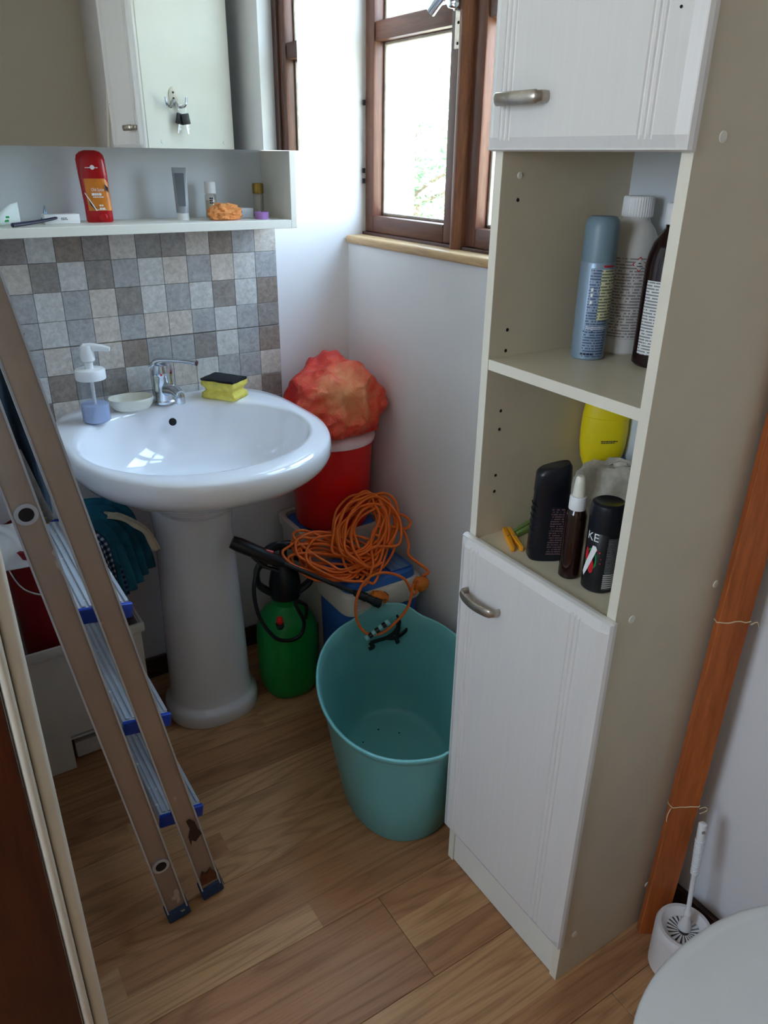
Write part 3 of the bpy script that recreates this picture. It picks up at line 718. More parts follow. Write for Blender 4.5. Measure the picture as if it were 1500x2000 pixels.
def blot(name, mat, pts, lift):
    """flat printed shape on the can; pts = (angle degrees, height)"""
    mb = MB(); vs = [((r + lift) * math.sin(R_(q)), -(r + lift) * math.cos(R_(q)), z) for q, z in pts]
    cq = sum(q for q, _ in pts) / len(pts); cz = sum(z for _, z in pts) / len(pts)
    vs.append(((r + lift + .0003) * math.sin(R_(cq)), -(r + lift + .0003) * math.cos(R_(cq)), cz)); n = len(pts)
    mb.add(vs, [(i, (i + 1) % n, n) for i in range(n)]); mb.build(name, mat, a, world=False, smooth=False)
rnd = random.Random(4)
blot('splash', M['ink_green'], [(-28 + 24 * math.cos(t) * rnd.uniform(.85, 1.1), .055 + .020 * math.sin(t) * rnd.uniform(.85, 1.1)) for t in [i * .45 for i in range(14)]], .0004)
blot('splash', M['gel'], [(-28 + 18 * math.cos(t), .055 + .0155 * math.sin(t)) for t in [i * .45 for i in range(14)]], .0007)
blot('splash', M['ink_red'], [(-22 + 10 * math.cos(t) * rnd.uniform(.8, 1.1), .044 + .012 * math.sin(t)) for t in [i * .5 for i in range(12)]], .0012)
blot('splash', M['ink_red'], [(-44 + 7 * math.cos(t), .062 + .011 * math.sin(t)) for t in [i * .5 for i in range(12)]], .0012)
blot('splash', M['ink_white'], [(-22, .080), (-12, .0795), (-7, .075), (-28, .042), (-44, .024), (-51, .030), (-42, .047)], .0024)
for q, z, s in ((2, .070, 3), (8, .060, 2), (7, .052, 2.4), (-8, .073, 3)): blot('splash_drop', M['ink_red'], [(q + s * math.cos(t), z + s * .0005 * math.sin(t)) for t in [i * .8 for i in range(8)]], .0012)
lettering('lettering', 'KE', .019, M['ink_white'], a, IW @ Matrix.Rotation(R_(-30), 4, 'Z') @ Matrix.Translation((0, 0, .092)), cyl=r, ext=.0006)
band(r + .0004, .034, .094, R_(24), R_(70)).build('small_print', M['can_print'], a, world=False)
band(r + .0006, .008, .034, R_(22), R_(60)).build('barcode', M['barcode'], a, world=False)

a = thing('detergent_bottle', 'rounded yellow plastic bottle standing behind the grey towel', 'bottle', (1.026, .868, Z2), face_cam(.995, .868))
rings = [superring(.020, .016, 0, 2.4), superring(.022, .018, .01, 2.4), superring(.024, .018, .07, 2.4), superring(.028, .02, .10, 2.4), superring(.036, .023, .12, 2.4), superring(.040, .025, .145, 2.4), superring(.041, .025, .17, 2.4), superring(.040, .024, .20, 2.4), superring(.036, .022, .228, 2.4), superring(.028, .018, .246, 2.4), superring(.012, .01, .255, 2.4)]
MB().loft(rings).build('bottle_body', M['yellow'], a, world=False, ang=60)
MB().tube([(p[0] * 1.0, p[1] * 1.0, p[2]) for p in superring(.0398, .0245, .196, 2.4)], .0009, 6, closed=True).build('seam_ring', M['yellow'], a, world=False)
tiny_print(a, WM[a] @ Matrix.Translation((.012, -.0262, .158)) @ Matrix.Rotation(R_(-8), 4, 'Y'), .030, 2, .003, M['ink_dark'], 8)
MB().loft([superring(.021, .0175, .098, 2.4, ox=.014), superring(.031, .0215, .126, 2.4, ox=.009)]).build('blue_label', M['cooler_blue'], a, world=False, label='small blue label')

# towel: crumpled folded cloth
def blob(cx, cy, cz, rx, ry, rz, seed, amp, fr, seg=56, sq=2.2, flat=True):
    mb = MB(); rings = []; nv = seg // 2
    for i in range(1, nv):
        ph = -math.pi / 2 + math.pi * i / nv; rg = []
        for j in range(seg):
            th = 2 * math.pi * j / seg
            f = lambda v: math.copysign(abs(v) ** (2 / sq), v)
            d = Vector((f(math.cos(ph)) * f(math.cos(th)), f(math.cos(ph)) * f(math.sin(th)), f(math.sin(ph))))
            n1 = noise.noise(d * fr + Vector((seed, seed * 2, 0))); n2 = noise.noise(d * fr * 2.7 + Vector((0, seed, seed)))
            rdg = 1 - abs(noise.noise(d * fr * 1.6 + Vector((seed * 3, 1, 2)))) * 2
            k_ = 1 + amp * (n1 + .45 * n2 + .5 * (rdg - .5))
            p = Vector((d.x * rx * k_, d.y * ry * k_, d.z * rz * k_))
            if flat and p.z < -rz * .8: p.z = -rz * .8 + (p.z + rz * .8) * .1
            rg.append((cx + p.x, cy + p.y, cz + p.z))
        rings.append(rg)
    mb.loft(rings); return mb
o = blob(.976, .752, Z2 + .066, .038, .118, .082, 5, .16, 2.4).build('towel', M['towel'], None, ang=80); 
tag(o, 'crumpled grey towel at the back of the lower compartment', 'towel')
# pegs
def peg(name, mat, x, y, z, rz, tilt, label, L=.078):
    t = thing(name, label, 'clothes peg', (x, y, z), 0, 'pegs in the lower compartment', rot=(R_(tilt), 0, rz))
    for s in (-1, 1):
        MB().add([(-L / 2, s * .001, 0), (-L / 2, s * .0070, 0), (-L * .1, s * .0095, 0), (L / 2, s * .0105, 0), (L / 2, s * .005, 0), (0, s * .001, 0),
                  (-L / 2, s * .001, .009), (-L / 2, s * .0070, .009), (-L * .1, s * .0095, .009), (L / 2, s * .0105, .009), (L / 2, s * .005, .009), (0, s * .001, .009)],
                 [(5, 4, 3, 2, 1, 0), (6, 7, 8, 9, 10, 11), (0, 1, 7, 6), (1, 2, 8, 7), (2, 3, 9, 8), (3, 4, 10, 9), (4, 5, 11, 10), (5, 0, 6, 11)]).build('jaw', mat, t, world=False, bev=.0008, bseg=1)
    MB().tube([(-.004 + .0035 * math.cos(q), .0085 * math.cos(q * .5) , .0045 + .0055 * math.sin(q)) for q in [i * .5 for i in range(26)]], .0007, 5).build('spring', M['steel'], t, world=False)
peg('clothes_peg', M['peg_orange'], .828, .868, Z2 + .001, R_(-117), 0, 'orange clothes peg lying nearest the cabinet door')
peg('clothes_peg', M['peg_green'], .884, .890, Z2 + .001, R_(14), 0, 'sage green clothes peg against the left cabinet panel')
peg('clothes_peg', M['peg_green'], .968, .893, Z2 + .001, R_(8), 0, 'rear green clothes peg behind the black gel bottle')
peg('clothes_peg', M['peg_yellow'], .900, .866, Z2 + .001, R_(16), 0, 'yellow clothes peg half hidden by the black gel bottle')
peg('clothes_peg', M['peg_purple'], .892, .842, Z2 + .001, R_(18), 0, 'black and purple clothes peg beside the black gel bottle')

# ================================================================== MIRROR CABINET
mc = thing('mirror_cabinet', 'white wall cabinet with mirror front and open shelf below it', 'cabinet', (.45, 1.82, 1.243))
MB().box(.02, .87, 1.765, YW - .001, 1.413, 2.02).build('cabinet_box', M['white_lam'], mc, bev=.001, bseg=1)
MB().box(.012, .885, 1.745, 1.7635, 1.4105, 2.02).build('mirror_door', M['mirror'], mc, smooth=False)
MB().box(.02, .855, 1.742, YW - .004, 1.243, 1.262).build('shelf', M['white_lam'], mc, bev=.001, bseg=1)
MB().box(.855, .870, 1.742, YW - .001, 1.243, 1.4095).build('side_panel', M['white_lam'], mc, bev=.001, bseg=1)
MB().box(.004, .0195, 1.742, YW - .001, 1.243, 1.4095).build('side_panel', M['white_lam'], mc, bev=.001, bseg=1)
MB().box(.02, .8545, YW - .004, YW - .0005, 1.262, 1.4125).build('back_panel', M['back_lam'], mc, smooth=False)
Z3 = 1.262
a = thing('deodorant_stick', 'red stick deodorant with amber label on the mirror shelf', 'deodorant', (.438, 1.842, Z3), face_cam(.438, 1.842) + .05)
MB().loft([superring(.028 * k_, .0155 * k_, z, 2.8, ox=ox) for z, k_, ox in ((0, .92, 0), (.003, 1, 0), (.036, 1.0, -.0005), (.09, 1.05, -.003), (.092, 1.06, -.003), (.125, 1.06, -.0045), (.134, .97, -.0045), (.140, .74, -.004), (.143, .38, -.004))]).build('stick_body', M['red_deo'], a, world=False, ang=50)
def patch(rx, ry, p, z0, z1, t0, t1, lift, ox0=0, ox1=0, n=14):
    mb = MB(); rows = []
    for z, ox in ((z0, ox0), (z1, ox1)):
        row = []
        for i in range(n + 1):
            t = t0 + (t1 - t0) * i / n; cc, ss = math.cos(t), math.sin(t)
            row.append((ox + (rx + lift) * math.copysign(abs(cc) ** (2 / p), cc), (ry + lift) * math.copysign(abs(ss) ** (2 / p), ss), z))
        rows.append(row)
    mb.loft(rows, closed=False); mb.uv = lambda q: (q.x, q.z); return mb
patch(.0285, .0158, 2.8, .024, .088, R_(232), R_(338), .0006, 0, -.003).build('label', M['amber_lbl'], a, world=False)
IW = WM[a]
def flat_text(txt, size, mat, x, z, y=-.0178, width=None):
    return lettering('lettering', txt, size, mat, a, IW @ Matrix.Translation((x, y, z)) @ Matrix.Rotation(R_(90), 4, 'X'), width=width)
flat_text('Old Spice', .0095, M['ink_white'], .002, .066, width=.026)
tiny_print(a, IW @ Matrix.Translation((.003, -.0181, .0545)), .028, 1, .009, M['ink_white'], 2, word=(.003, .006))
tiny_print(a, IW @ Matrix.Translation((.003, -.0181, .0505)), .024, 1, .004, M['ink_white'], 4)
tiny_print(a, IW @ Matrix.Translation((.007, -.0181, .033)), .011, 2, .006, M['ink_white'], 9, word=(.003, .006))
tiny_print(a, IW @ Matrix.Translation((.007, -.0181, .0255)), .020, 1, .0025, M['ink_white'], 7)
tiny_print(a, IW @ Matrix.Translation((-.003, -.0182, .1085)), .030, 1, .003, M['ink_white'], 12, word=(.008, .012))
MB().add([(-.0255, -.0168, .060), (-.024, -.0168, .060), (-.003, -.0182, .024), (-.006, -.0182, .024)], [(0, 1, 2, 3)]).build('white_line', M['ink_white'], a, world=False, smooth=False)
q = MB().lathe([(.0045, 0), (.0045, .0004)], seg=20, M=Matrix.Translation((-.003, -.0172, .110)) @ Matrix.Rotation(R_(90), 4, 'X')).build('emblem', M['ink_white'], a, world=False)
MB().add([(-.02, -.0168, .050), (-.012, -.0176, .036), (-.004, -.0180, .030), (-.008, -.0176, .026), (-.016, -.0168, .036)], [(0, 1, 2, 3, 4)]).build('bird_print', M['ink_dark'], a, world=False, smooth=False)
MB().add([(.017, -.0172, .078), (.024, -.0160, .070), (.024, -.0150, .060), (.018, -.0172, .066)], [(0, 1, 2, 3)]).build('bird_print', M['ink_dark'], a, world=False, smooth=False)
MB().lathe([(.0095, 0), (.0085, .001), (.006, .0016)], seg=20, M=Matrix.Translation((.006, -.0155, .010)) @ Matrix.Rotation(R_(90), 4, 'X')).build('dial', M['red_deo'], a, world=False)
# small white box
a = thing('soap_box', 'small flat white box left of the red deodorant', 'box', (.355, 1.838, Z3), R_(2))
MB().box(-.036, .036, -.017, .017, 0, .019).build('carton', M['white_pl'], a, world=False, bev=.0015)
tiny_print(a, WM[a] @ Matrix.Translation((.004, -.0172, .0105)), .014, 2, .003, M['ink_dark'], 3)
# grey tube
a = thing('cream_tube', 'upright grey squeeze tube with white cap on the mirror shelf', 'tube', (.623, 1.832, Z3), face_cam(.62, 1.83) + .1)
MB().lathe([(.0135, 0), (.0138, .002), (.0130, .015)], seg=28).build('cap', M['white_pl'], a, world=False)
MB().loft([superring(.0145 + .002 * k_, .0135 * (1 - k_) + .0009, .0155 + .095 * k_, 2 + .6 * k_) for k_ in (0, .1, .3, .55, .8, .95, 1.0)]).build('tube_body', M['grey_tube'], a, world=False, ang=60)
MB().add([(-.0105, -.0140, .030), (.0065, -.0142, .030), (.009, -.0042, .099), (-.012, -.0040, .099)], [(0, 1, 2, 3)]).build('tube_label', M['dark_tube'], a, world=False, smooth=False)
# small white-capped bottle
a = cyl_thing('lotion_bottle', 'small clear bottle with white cap behind the orange loofah', 'bottle', .702, 1.858, Z3)
loc_lathe([(.013, 0), (.0135, .002), (.0135, .050), (.011, .054)]).build('bottle_body', M['silver_jar'], a, world=False)
loc_lathe([(.0112, .002), (.0112, .040)]).build('liquid', M['cream_pl'], a, world=False)
loc_lathe([(.0130, .055), (.0132, .057), (.0130, .078), (.012, .080)]).build('cap', M['white_pl'], a, world=False)
tiny_print(a, WM[a] @ Matrix.Rotation(R_(12), 4, 'Z') @ Matrix.Translation((0, 0, .043)), .011, 3, .005, M['ink_dark'], 5, cyl=.0138)
# loofah
o = blob(.708, 1.790, Z3 + .0165, .040, .020, .019, 9, .30, 2.6, 40).build('loofah', M['orange_sponge'], None, ang=30)
tag(o, 'crumpled orange loofah piece on the mirror shelf', 'sponge')
# blue-white carton
a = thing('medicine_box', 'pale blue and white small carton behind the orange loofah', 'box', (.770, 1.852, Z3), R_(-3))
MB().box(-.030, .030, -.016, .016, 0, .022).build('carton', M['back_lam'], a, world=False, bev=.001)
tiny_print(a, WM[a] @ Matrix.Translation((-.006, -.0163, .004)), .012, 1, .010, M['ink_dark'], 5, word=(.002, .003))
tiny_print(a, WM[a] @ Matrix.Translation((-.006, -.0163, .0125)), .016, 1, .005, M['ink_dark'], 1, word=(.015, .02))
# gold capped vial
a = cyl_thing('perfume_vial', 'small clear vial with bronze cap at the right end of the mirror shelf', 'bottle', .822, 1.853, Z3)
loc_lathe([(.0125, 0), (.013, .002), (.013, .050), (.0115, .053)]).build('bottle_body', M['silver_jar'], a, world=False)
loc_lathe([(.0135, .0535), (.0138, .055), (.0138, .074), (.0125, .0765)]).build('cap', M['gold'], a, world=False)
MB().tube([(0, 0, .003), (.002, 0, .05)], .0012, 6).build('dip_tube', M['white_pl'], a, world=False)
a = cyl_thing('candle', 'small purple tealight candle in front of the bronze-capped vial', 'candle', .800, 1.788, Z3)
loc_lathe([(.015, 0), (.016, .001), (.0165, .016), (.0155, .0165), (.0150, .0140), (.002, .0135)]).build('cup', M['purple'], a, world=False)
MB().tube([(0, 0, .0125), (.0004, 0, .018)], .0007, 6).build('wick', M['black'], a, world=False)
a = cyl_thing('candle', 'purple tealight half hidden behind the orange loofah', 'candle', .736, 1.815, Z3)
loc_lathe([(.010, 0), (.0108, .001), (.0112, .014), (.0105, .0145), (.0100, .0122), (.002, .012)]).build('cup', M['purple'], a, world=False)
# toothpaste, film, pen
a = thing('toothpaste_tube', 'white toothpaste tube with green cap at the left end of the mirror shelf', 'tube', (.236, 1.800, Z3 + .010), R_(8))
MB().tube([(-.030, -.008, 0), (-.012, -.004, 0)], .0095, 16).build('cap', M['green_cap'], a, world=False)
MB().loft([[(x, ry * math.cos(t), .001 + rz * math.sin(t) + dz) for t in [2 * math.pi * i / 20 for i in range(20)]] for x, ry, rz, dz in ((-.012, .009, .009, 0), (-.006, .010, .011, .002), (.006, .007, .016, .008), (.020, .004, .019, .012), (.034, .001, .020, .014))]).build('tube_body', M['teal_pack'], a, world=False, ang=60)
tiny_print(a, WM[a] @ Matrix.Translation((.006, -.0072, .006)), .018, 2, .007, M['green_cap'], 5, word=(.004, .008))
a = thing('toothbrush', 'dark navy toothbrush handle lying at the shelf edge', 'toothbrush', (.297, 1.786, Z3 + .006), R_(38))
MB().tube(spline([(-.066, 0, 0), (-.02, 0, .001), (.02, 0, .003), (.060, 0, .006)], 5), [.0045 - .0001 * i for i in range(16)], 10).build('handle', M['navy_pen'], a, world=False)
mbx = MB(); rnd = random.Random(3)
rows = []
for i in range(9):
    rows.append([(.326 + .010 * (i / 4 - 1) + rnd.uniform(-.003, .003), 1.840 + .008 * (j / 4 - 1) + rnd.uniform(-.003, .003), Z3 + .001 + max(0, .034 * (1 - abs(i - 4) / 4) * (1 - abs(j - 4) / 5)) + rnd.uniform(0, .004)) for j in range(9)])
mbx.loft(rows, closed=False)
tag(mbx.build('film_wrapper', M['foil_blue'], None, smooth=False), 'crumpled bluish film wrapper behind the toothbrush', 'wrapper')

# ================================================================== SINK
sk = thing('pedestal_sink', 'white oval pedestal sink against the tiled wall', 'sink', (.53, 1.68, 0))
SXC, SYC = .527, 1.58
def outer(t):
    cc, ss = math.cos(t), math.sin(t)
    if ss < 0: return SXC + .284 * math.copysign(abs(cc) ** .94, cc), SYC + .318 * ss * abs(ss) ** -.02 if abs(ss) > 1e-6 else SYC
    return SXC + .284 * math.copysign(abs(cc) ** .5, cc), SYC + .332 * abs(ss) ** .5
BXC, BYC = .520, 1.572
def inner(t): return BXC + .250 * math.cos(t), BYC + .240 * math.sin(t)
N = 96; rings = []
ang = [2 * math.pi * i / N for i in range(N)]
def lerp2(a_, b_, k_): return (a_[0] + (b_[0] - a_[0]) * k_, a_[1] + (b_[1] - a_[1]) * k_)
DR = (.525, 1.655)
for k_, z in ((.10, .688), (.35, .692), (.6, .702), (.78, .722), (.90, .757), (.965, .797), (.99, .822), (1.0, .833)):
    rings.append([(*lerp2(DR, inner(t), k_), z) for t in ang])
for k_, z in ((.06, .8385), (.2, .8405), (.6, .8405), (.90, .838), (.97, .833), (1.0, .823), (1.01, .808)):
    rings.append([(*[min(v, YW - .0105) if i_ == 1 else v for i_, v in enumerate(lerp2(inner(t), outer(t), k_))], z) for t in ang])
PC = (.53, 1.70)
for k_, z in ((.985, .793), (.94, .775), (.84, .752), (.70, .725), (.52, .690), (.40, .655), (.33, .630)):
    rings.append([(*[min(v, YW - .0105) if i_ == 1 else v for i_, v in enumerate(lerp2(PC, outer(t), k_))], z) for t in ang])
MB().loft(rings, cap0=True, cap1=True).build('basin', M['ceramic'], sk, ang=70)
dr_ = MB().lathe([(.021, .694), (.022, .696), (.016, .6975), (.014, .694)], cx=DR[0], cy=DR[1], seg=28).build('drain', M['chrome'], sk)
q = Vector((0, -1, .35)).to_track_quat('Z', 'Y').to_matrix().to_4x4()
MB().lathe([(.0095, 0), (.0095, .002), (.0085, .0024)], seg=24, M=Matrix.Translation((.533, 1.7895, .800)) @ q).build('overflow_hole', M['hole'], sk)
rings = []
for z, rx, ry, oy in ((0, .124, .113, 0), (.004, .126, .115, 0), (.032, .126, .115, 0), (.042, .122, .111, 0), (.048, .114, .103, 0), (.056, .110, .100, 0), (.10, .108, .098, .003), (.25, .105, .095, .006), (.42, .099, .091, .009), (.55, .096, .090, .012), (.60, .100, .095, .01), (.625, .105, .10, .01), (.660, .098, .095, .01)):
    rings.append([(.534 + p[0], 1.702 + oy + p[1], z) for p in superring(rx, ry, z, 2.25, 56)])
MB().loft(rings).build('pedestal', M['ceramic_ped'], sk, ang=60)
# faucet
a = thing('faucet', 'chrome single lever mixer tap on the sink', 'faucet', (.533, 1.832, .8405))
MB().lathe([(.029, .8405), (.029, .846), (.0265, .849), (.026, .862), (.025, .888), (.025, .905), (.0262, .907), (.0268, .920), (.022, .935), (.009, .942)], cx=.533, cy=1.832, seg=32).build('body', M['chrome'], a)
sp_ = spline([(.533, 1.825, .872), (.535, 1.80, .880), (.540, 1.765, .884), (.543, 1.738, .878)], 6)
MB().tube(sp_, [.017 - .0002 * i for i in range(len(sp_))], 16, flat=.85).lathe([(.0105, .858), (.011, .860), (.011, .876), (.009, .884)], cx=.5435, cy=1.742, seg=20).build('spout', M['chrome'], a)
sp_ = spline([(.524, 1.842, .930), (.530, 1.828, .944), (.552, 1.800, .949), (.583, 1.768, .948), (.596, 1.755, .946)], 6)
MB().tube(sp_, [.014 - .0082 * min(1, i / 10) + (.0010 if i > 20 else 0) for i in range(len(sp_))], 14, flat=1.6, up=(0, 0, 1)).build('lever', M['chrome'], a)
disc(M['red_knob'], (.523, 1.8070, .915), .0028, (-.4, -1, 0), a, 'hot_cold_dot')
# dispenser
ZD = .8405
a = thing('soap_dispenser', 'clear soap dispenser with white pump and a little blue soap', 'soap dispenser', (.352, 1.765, ZD), R_(-28))
loc_lathe([(.0295, .0), (.031, .002), (.031, .098), (.029, .102), (.0285, .104)]).build('bottle_body', M['clear'], a, world=False)
loc_lathe([(.0288, .0015), (.0300, .003), (.0300, .040), (.0298, .0405)]).build('liquid_soap', M['liquid'], a, world=False)
cp = loc_lathe([(.0325, .0985), (.033, .100), (.033, .118), (.031, .121), (.009, .1225), (.009, .136), (.0085, .137)]).build('collar', M['white_pl'], a, world=False)
hd = MB().lathe([(.0135, .139), (.0150, .141), (.0150, .152), (.0135, .170), (.0125, .174)], seg=24).build('pump_head', M['white_pl'], cp, world=False)
sp_ = spline([(-.004, 0, .166), (.012, 0, .169), (.030, 0, .1685), (.050, 0, .165)], 5)
MB().tube(sp_, [.0125 - .0005 * i for i in range(len(sp_))], 12, flat=.8, up=(0, 0, 1)).build('nozzle', M['white_pl'], hd, world=False)
MB().tube([(0, 0, .006), (.001, 0, .1)], .0042, 10).build('dip_tube', M['white_pl'], a, world=False)
# soap dish
a = thing('soap_dish', 'shallow cream oval soap dish left of the tap', 'soap dish', (.447, 1.818, ZD), R_(-6))
MB().loft([superring(.040 * k_, .029 * k_, z, 2.3, 48) for k_, z in ((.9, 0), (1, .001), (1.12, .006), (1.24, .013), (1.26, .014), (1.27, .019), (1.32, .021), (1.33, .027), (1.30, .0285), (1.24, .027), (1.15, .014), (1.0, .007), (.3, .0055))]).build('dish', M['cream_pl'], a, world=False, ang=50)
MB().loft([superring(.030, .021, z, 2.2, 32) for z in (.006, .0115)]).build('inner_grid', M['cream_pl'], a, world=False, bev=.001)
# sponge
a = thing('sponge', 'yellow kitchen sponge with black scouring side on the sink rim', 'sponge', (.677, 1.797, ZD), R_(-55))
def spring_(L, W, z, wob=0):
    o = []; n = 14
    for (x0, y0, x1, y1) in ((-L, -W, L, -W), (L, -W, L, W), (L, W, -L, W), (-L, W, -L, -W)):
        for i in range(n):
            t = i / n; o.append((x0 + (x1 - x0) * t + noise.noise(Vector((x0 + t * 3, y0 * 9, z * 90 + wob))) * .003, y0 + (y1 - y0) * t + noise.noise(Vector((y1 * 9, t * 3, z * 60 + wob))) * .003, z))
    return o
MB().loft([spring_(.043, .029, 0), spring_(.047, .033, .003), spring_(.047, .033, .015), spring_(.040, .026, .021), spring_(.041, .027, .027), spring_(.047, .033, .034), spring_(.047, .033, .044), spring_(.045, .031, .046)]).build('foam', M['yellow_foam'], a, world=False, ang=70)
MB().loft([spring_(.047, .032, .0455, 3), spring_(.048, .033, .047, 3), spring_(.048, .033, .0505, 3), spring_(.044, .030, .052, 3)]).build('scouring_pad', M['scour'], a, world=False, ang=60)

# ================================================================== LADDER
lad = thing('step_ladder', 'folded aluminium step ladder leaning left in front of the sink', 'ladder', (.27, 1.3, 0))
def lx(z, x0, s): return x0 - s * z
# front frame (B) : x centre = .306 at floor, slope .152 ; rear frame (A): .235 at floor, slope .142
def rail_pts(x0, s, y, z0, z1): return (x0 - s * z0, y, z0), (x0 - s * z1, y, z1)
def rail(name, x0, s, y, z0, z1, mat, wid=.040, thk=.020):
    p0, p1 = rail_pts(x0, s, y, z0, z1)
    return MB().bar(p0, p1, wid, thk, (1, 0, 0)).build(name, mat, lad, bev=.002)
def edges(parent, x0, s, y, z0, z1, wid=.040):
    for sg in (-1, 1):
        a_, b_ = rail_pts(x0 + sg * (wid / 2 - .0008), s, y, z0, z1)
        MB().bar(a_, b_, .0030, .0035, (1, 0, 0)).build('edge_lip', M['alu_edge'], parent)
XB, SB, XA, SA = .3075, .1555, .2305, .1375
r1 = rail('front_rail', XB, SB, 1.115, .028, 1.50, M['alu_brown']); edges(r1, XB, SB, 1.1035, .03, 1.50)
r3 = rail('front_rail', XB, SB, 1.515, .028, 1.50, M['alu'])
r2 = rail('rear_rail', XA, SA, 1.100, .028, 1.46, M['alu_brown']); edges(r2, XA, SA, 1.0885, .03, 1.46)
r4 = rail('rear_rail', .243, .150, 1.475, .028, 1.46, M['alu'], .026)
for x0, s, y in ((XB, SB, 1.115), (XB, SB, 1.515), (XA, SA, 1.100), (.243, .150, 1.475)):
    a_, b_ = rail_pts(x0, s, y, .0035, .036)
    MB().bar(a_, b_, .046 if x0 != .243 else .028, .026, (1, 0, 0)).build('rubber_foot', M['blue_foot'], lad, bev=.003)
for z in (.165, .935):
    x = XA - SA * z
    MB().tube([(x, 1.0915, z), (x + .008, 1.482, z)], .0115, 20).build('cross_tube', M['alu'], lad)
    MB().tube([(x, 1.0875, z), (x, 1.0905, z)], .0165, 24).build('tube_collar', M['alu_edge'], lad)
    MB().tube([(x, 1.0868, z), (x, 1.0876, z)], .0105, 24).build('tube_end', M['hole'], lad)
dx_, dz_ = .0985, .010
for i, z in enumerate((.243, .487, .733)):
    xc = XB - SB * z - .001
    st = MB(); n = 7
    MM = Matrix.Translation((xc, 1.315, z)) @ Matrix.Rotation(R_(9), 4, 'Y')
    st.box(-.040, .040, -.187, .187, -.022, -.002, MM)
    s_ = st.build('step', M['alu'], lad, bev=.001, bseg=1)
    for k_ in range(n):
        u = -.034 + k_ * .0113
        MB().box(u, u + .0062, -.180, .180, -.002, .0008, MM).build('tread_rib', M['alu_edge'], s_, bev=.0006, bseg=1)
    for sg in (-1, 1):
        MB().box(-.0425, .0425, *( (-.196, -.187) if sg < 0 else (.187, .196) ), -.024, .002, MM).build('end_cap', M['blue_pl'], s_, bev=.0015, label='blue plastic end cap')
# worn patches
def patch_on_rail(z0, z1, pts, mat, y=1.1035):
    mb = MB(); vs = []
    for u, w in pts:
        z = z0 + (z1 - z0) * w; x = XB - SB * z - .020 + .040 * u; vs += [(x, y + .0004, z)]
    n = len(vs); vs += [(p[0], p[1] - .0011, p[2]) for p in vs]
    mb.add(vs, [tuple(range(n)), tuple(range(2 * n - 1, n - 1, -1))] + [(i, (i + 1) % n, n + (i + 1) % n, n + i) for i in range(n)])
    mb.build('glue_stain' if mat is M['dark_glue'] else 'rust_stain', mat, r1, smooth=False)
patch_on_rail(.165, .235, [(.28, 0), (.40, .20), (.55, .10), (.95, .30), (.85, .55), (.82, .85), (.62, 1), (.45, .95), (.50, .6), (.30, .35)], M['dark_glue'])
patch_on_rail(.045, .085, [(0.08, 0), (.9, .05), (.95, .5), (.75, 1), (.5, .7), (.3, .95), (.12, .6)], M['rust'])

# ================================================================== LEFT CORNER: crate, bucket, rags
cr = thing('storage_crate', 'off-white plastic storage crate on feet behind the ladder', 'crate', (.19, 1.76, 0))
X0, X1, Y0, Y1, H = .012, .352, 1.632, 1.885, .362
w = .004
mb = MB().box(X0, X1, Y0, Y0 + w, .10, H).box(X0, .150, Y0, Y0 + w, 0, .10).box(.305, X1, Y0, Y0 + w, 0, .10).box(X0, X1, Y1 - w, Y1, 0, H).box(X0, X0 + w, Y0 + w, Y1 - w, 0, H).box(X1 - w, X1, Y0 + w, Y1 - w, 0, H).box(X0 + w, X1 - w, Y0 + w, Y1 - w, .085, .092)
mb.build('crate_body', M['crate_pl'], cr, bev=.001, bseg=1)
MB().box(X0 - .006, X1 + .008, Y0 - .008, Y0, H - .022, H + .003).box(X1, X1 + .008, Y0, Y1, H - .022, H + .003).box(X0 - .006, X1 + .008, Y1, Y1 + .005, H - .022, H + .003).build('rim', M['crate_pl'], cr, bev=.003)
MB().box(.158, .30, Y0 + .03, Y0 + .05, .004, .052).build('lower_tray', M['crate_pl'], cr, bev=.004)
bk = thing('bucket', 'dark red round bucket standing in the off-white crate', 'bucket', (.215, 1.760, .093))
MB().lathe([(.096, .093), (.1, .095), (.118, .58), (.124, .583), (.124, .600), (.118, .602), (.115, .598), (.097, .10)], cx=.212, cy=1.760, seg=48).build('bucket_body', M['dark_red'], bk, ang=40)
MB().tube(spline([(.092, 1.755, .59), (.12, 1.65, .52), (.21, 1.618, .50), (.30, 1.65, .52), (.333, 1.755, .59)], 8), .0025, 8).build('bail_handle', M['steel'], bk)
def drape(name, mat, path, wdir, wid, fold, nf, label, cat, thick=.003, taper=0, seed=0):
    P = spline(path, 8); Wd = Vector(wdir).normalized(); rows = []; nw = 28; acc = 0; Ls = [0]
    for i in range(1, len(P)): acc += (P[i] - P[i - 1]).length; Ls.append(acc)
    for i, p in enumerate(P):
        t = (P[min(i + 1, len(P) - 1)] - P[max(i - 1, 0)]).normalized(); nrm = t.cross(Wd).normalized(); k_ = i / (len(P) - 1); row = []
        for j in range(nw + 1):
            u = j / nw - .5; f = fold * (.3 + k_) * math.sin(u * nf * 6.28 + seed + k_ * 2) + .006 * noise.noise(Vector((u * 4, k_ * 4, seed)))
            row.append(p + Wd * (u * wid * (1 + taper * k_)) + nrm * f)
        rows.append(row)
    mb = MB(); top = [q for r_ in rows for q in r_]; n = nw + 1; m_ = len(rows); fs = []
    for i in range(m_ - 1):
        for j in range(nw): fs.append((i * n + j, i * n + j + 1, (i + 1) * n + j + 1, (i + 1) * n + j))
    mb.add(top, fs)
    me = mb; o = me.build(name, mat, None, ang=80)
    ul = o.data.uv_layers.new(name='UVMap')
    for lp in o.data.loops:
        vi = lp.vertex_index; i, j = divmod(vi, n); ul.data[lp.index].uv = (j / nw * wid, Ls[min(i, len(Ls) - 1)])
    md = o.modifiers.new('solid', 'SOLIDIFY'); md.thickness = thick; md.offset = 0
    return tag(o, label, cat)
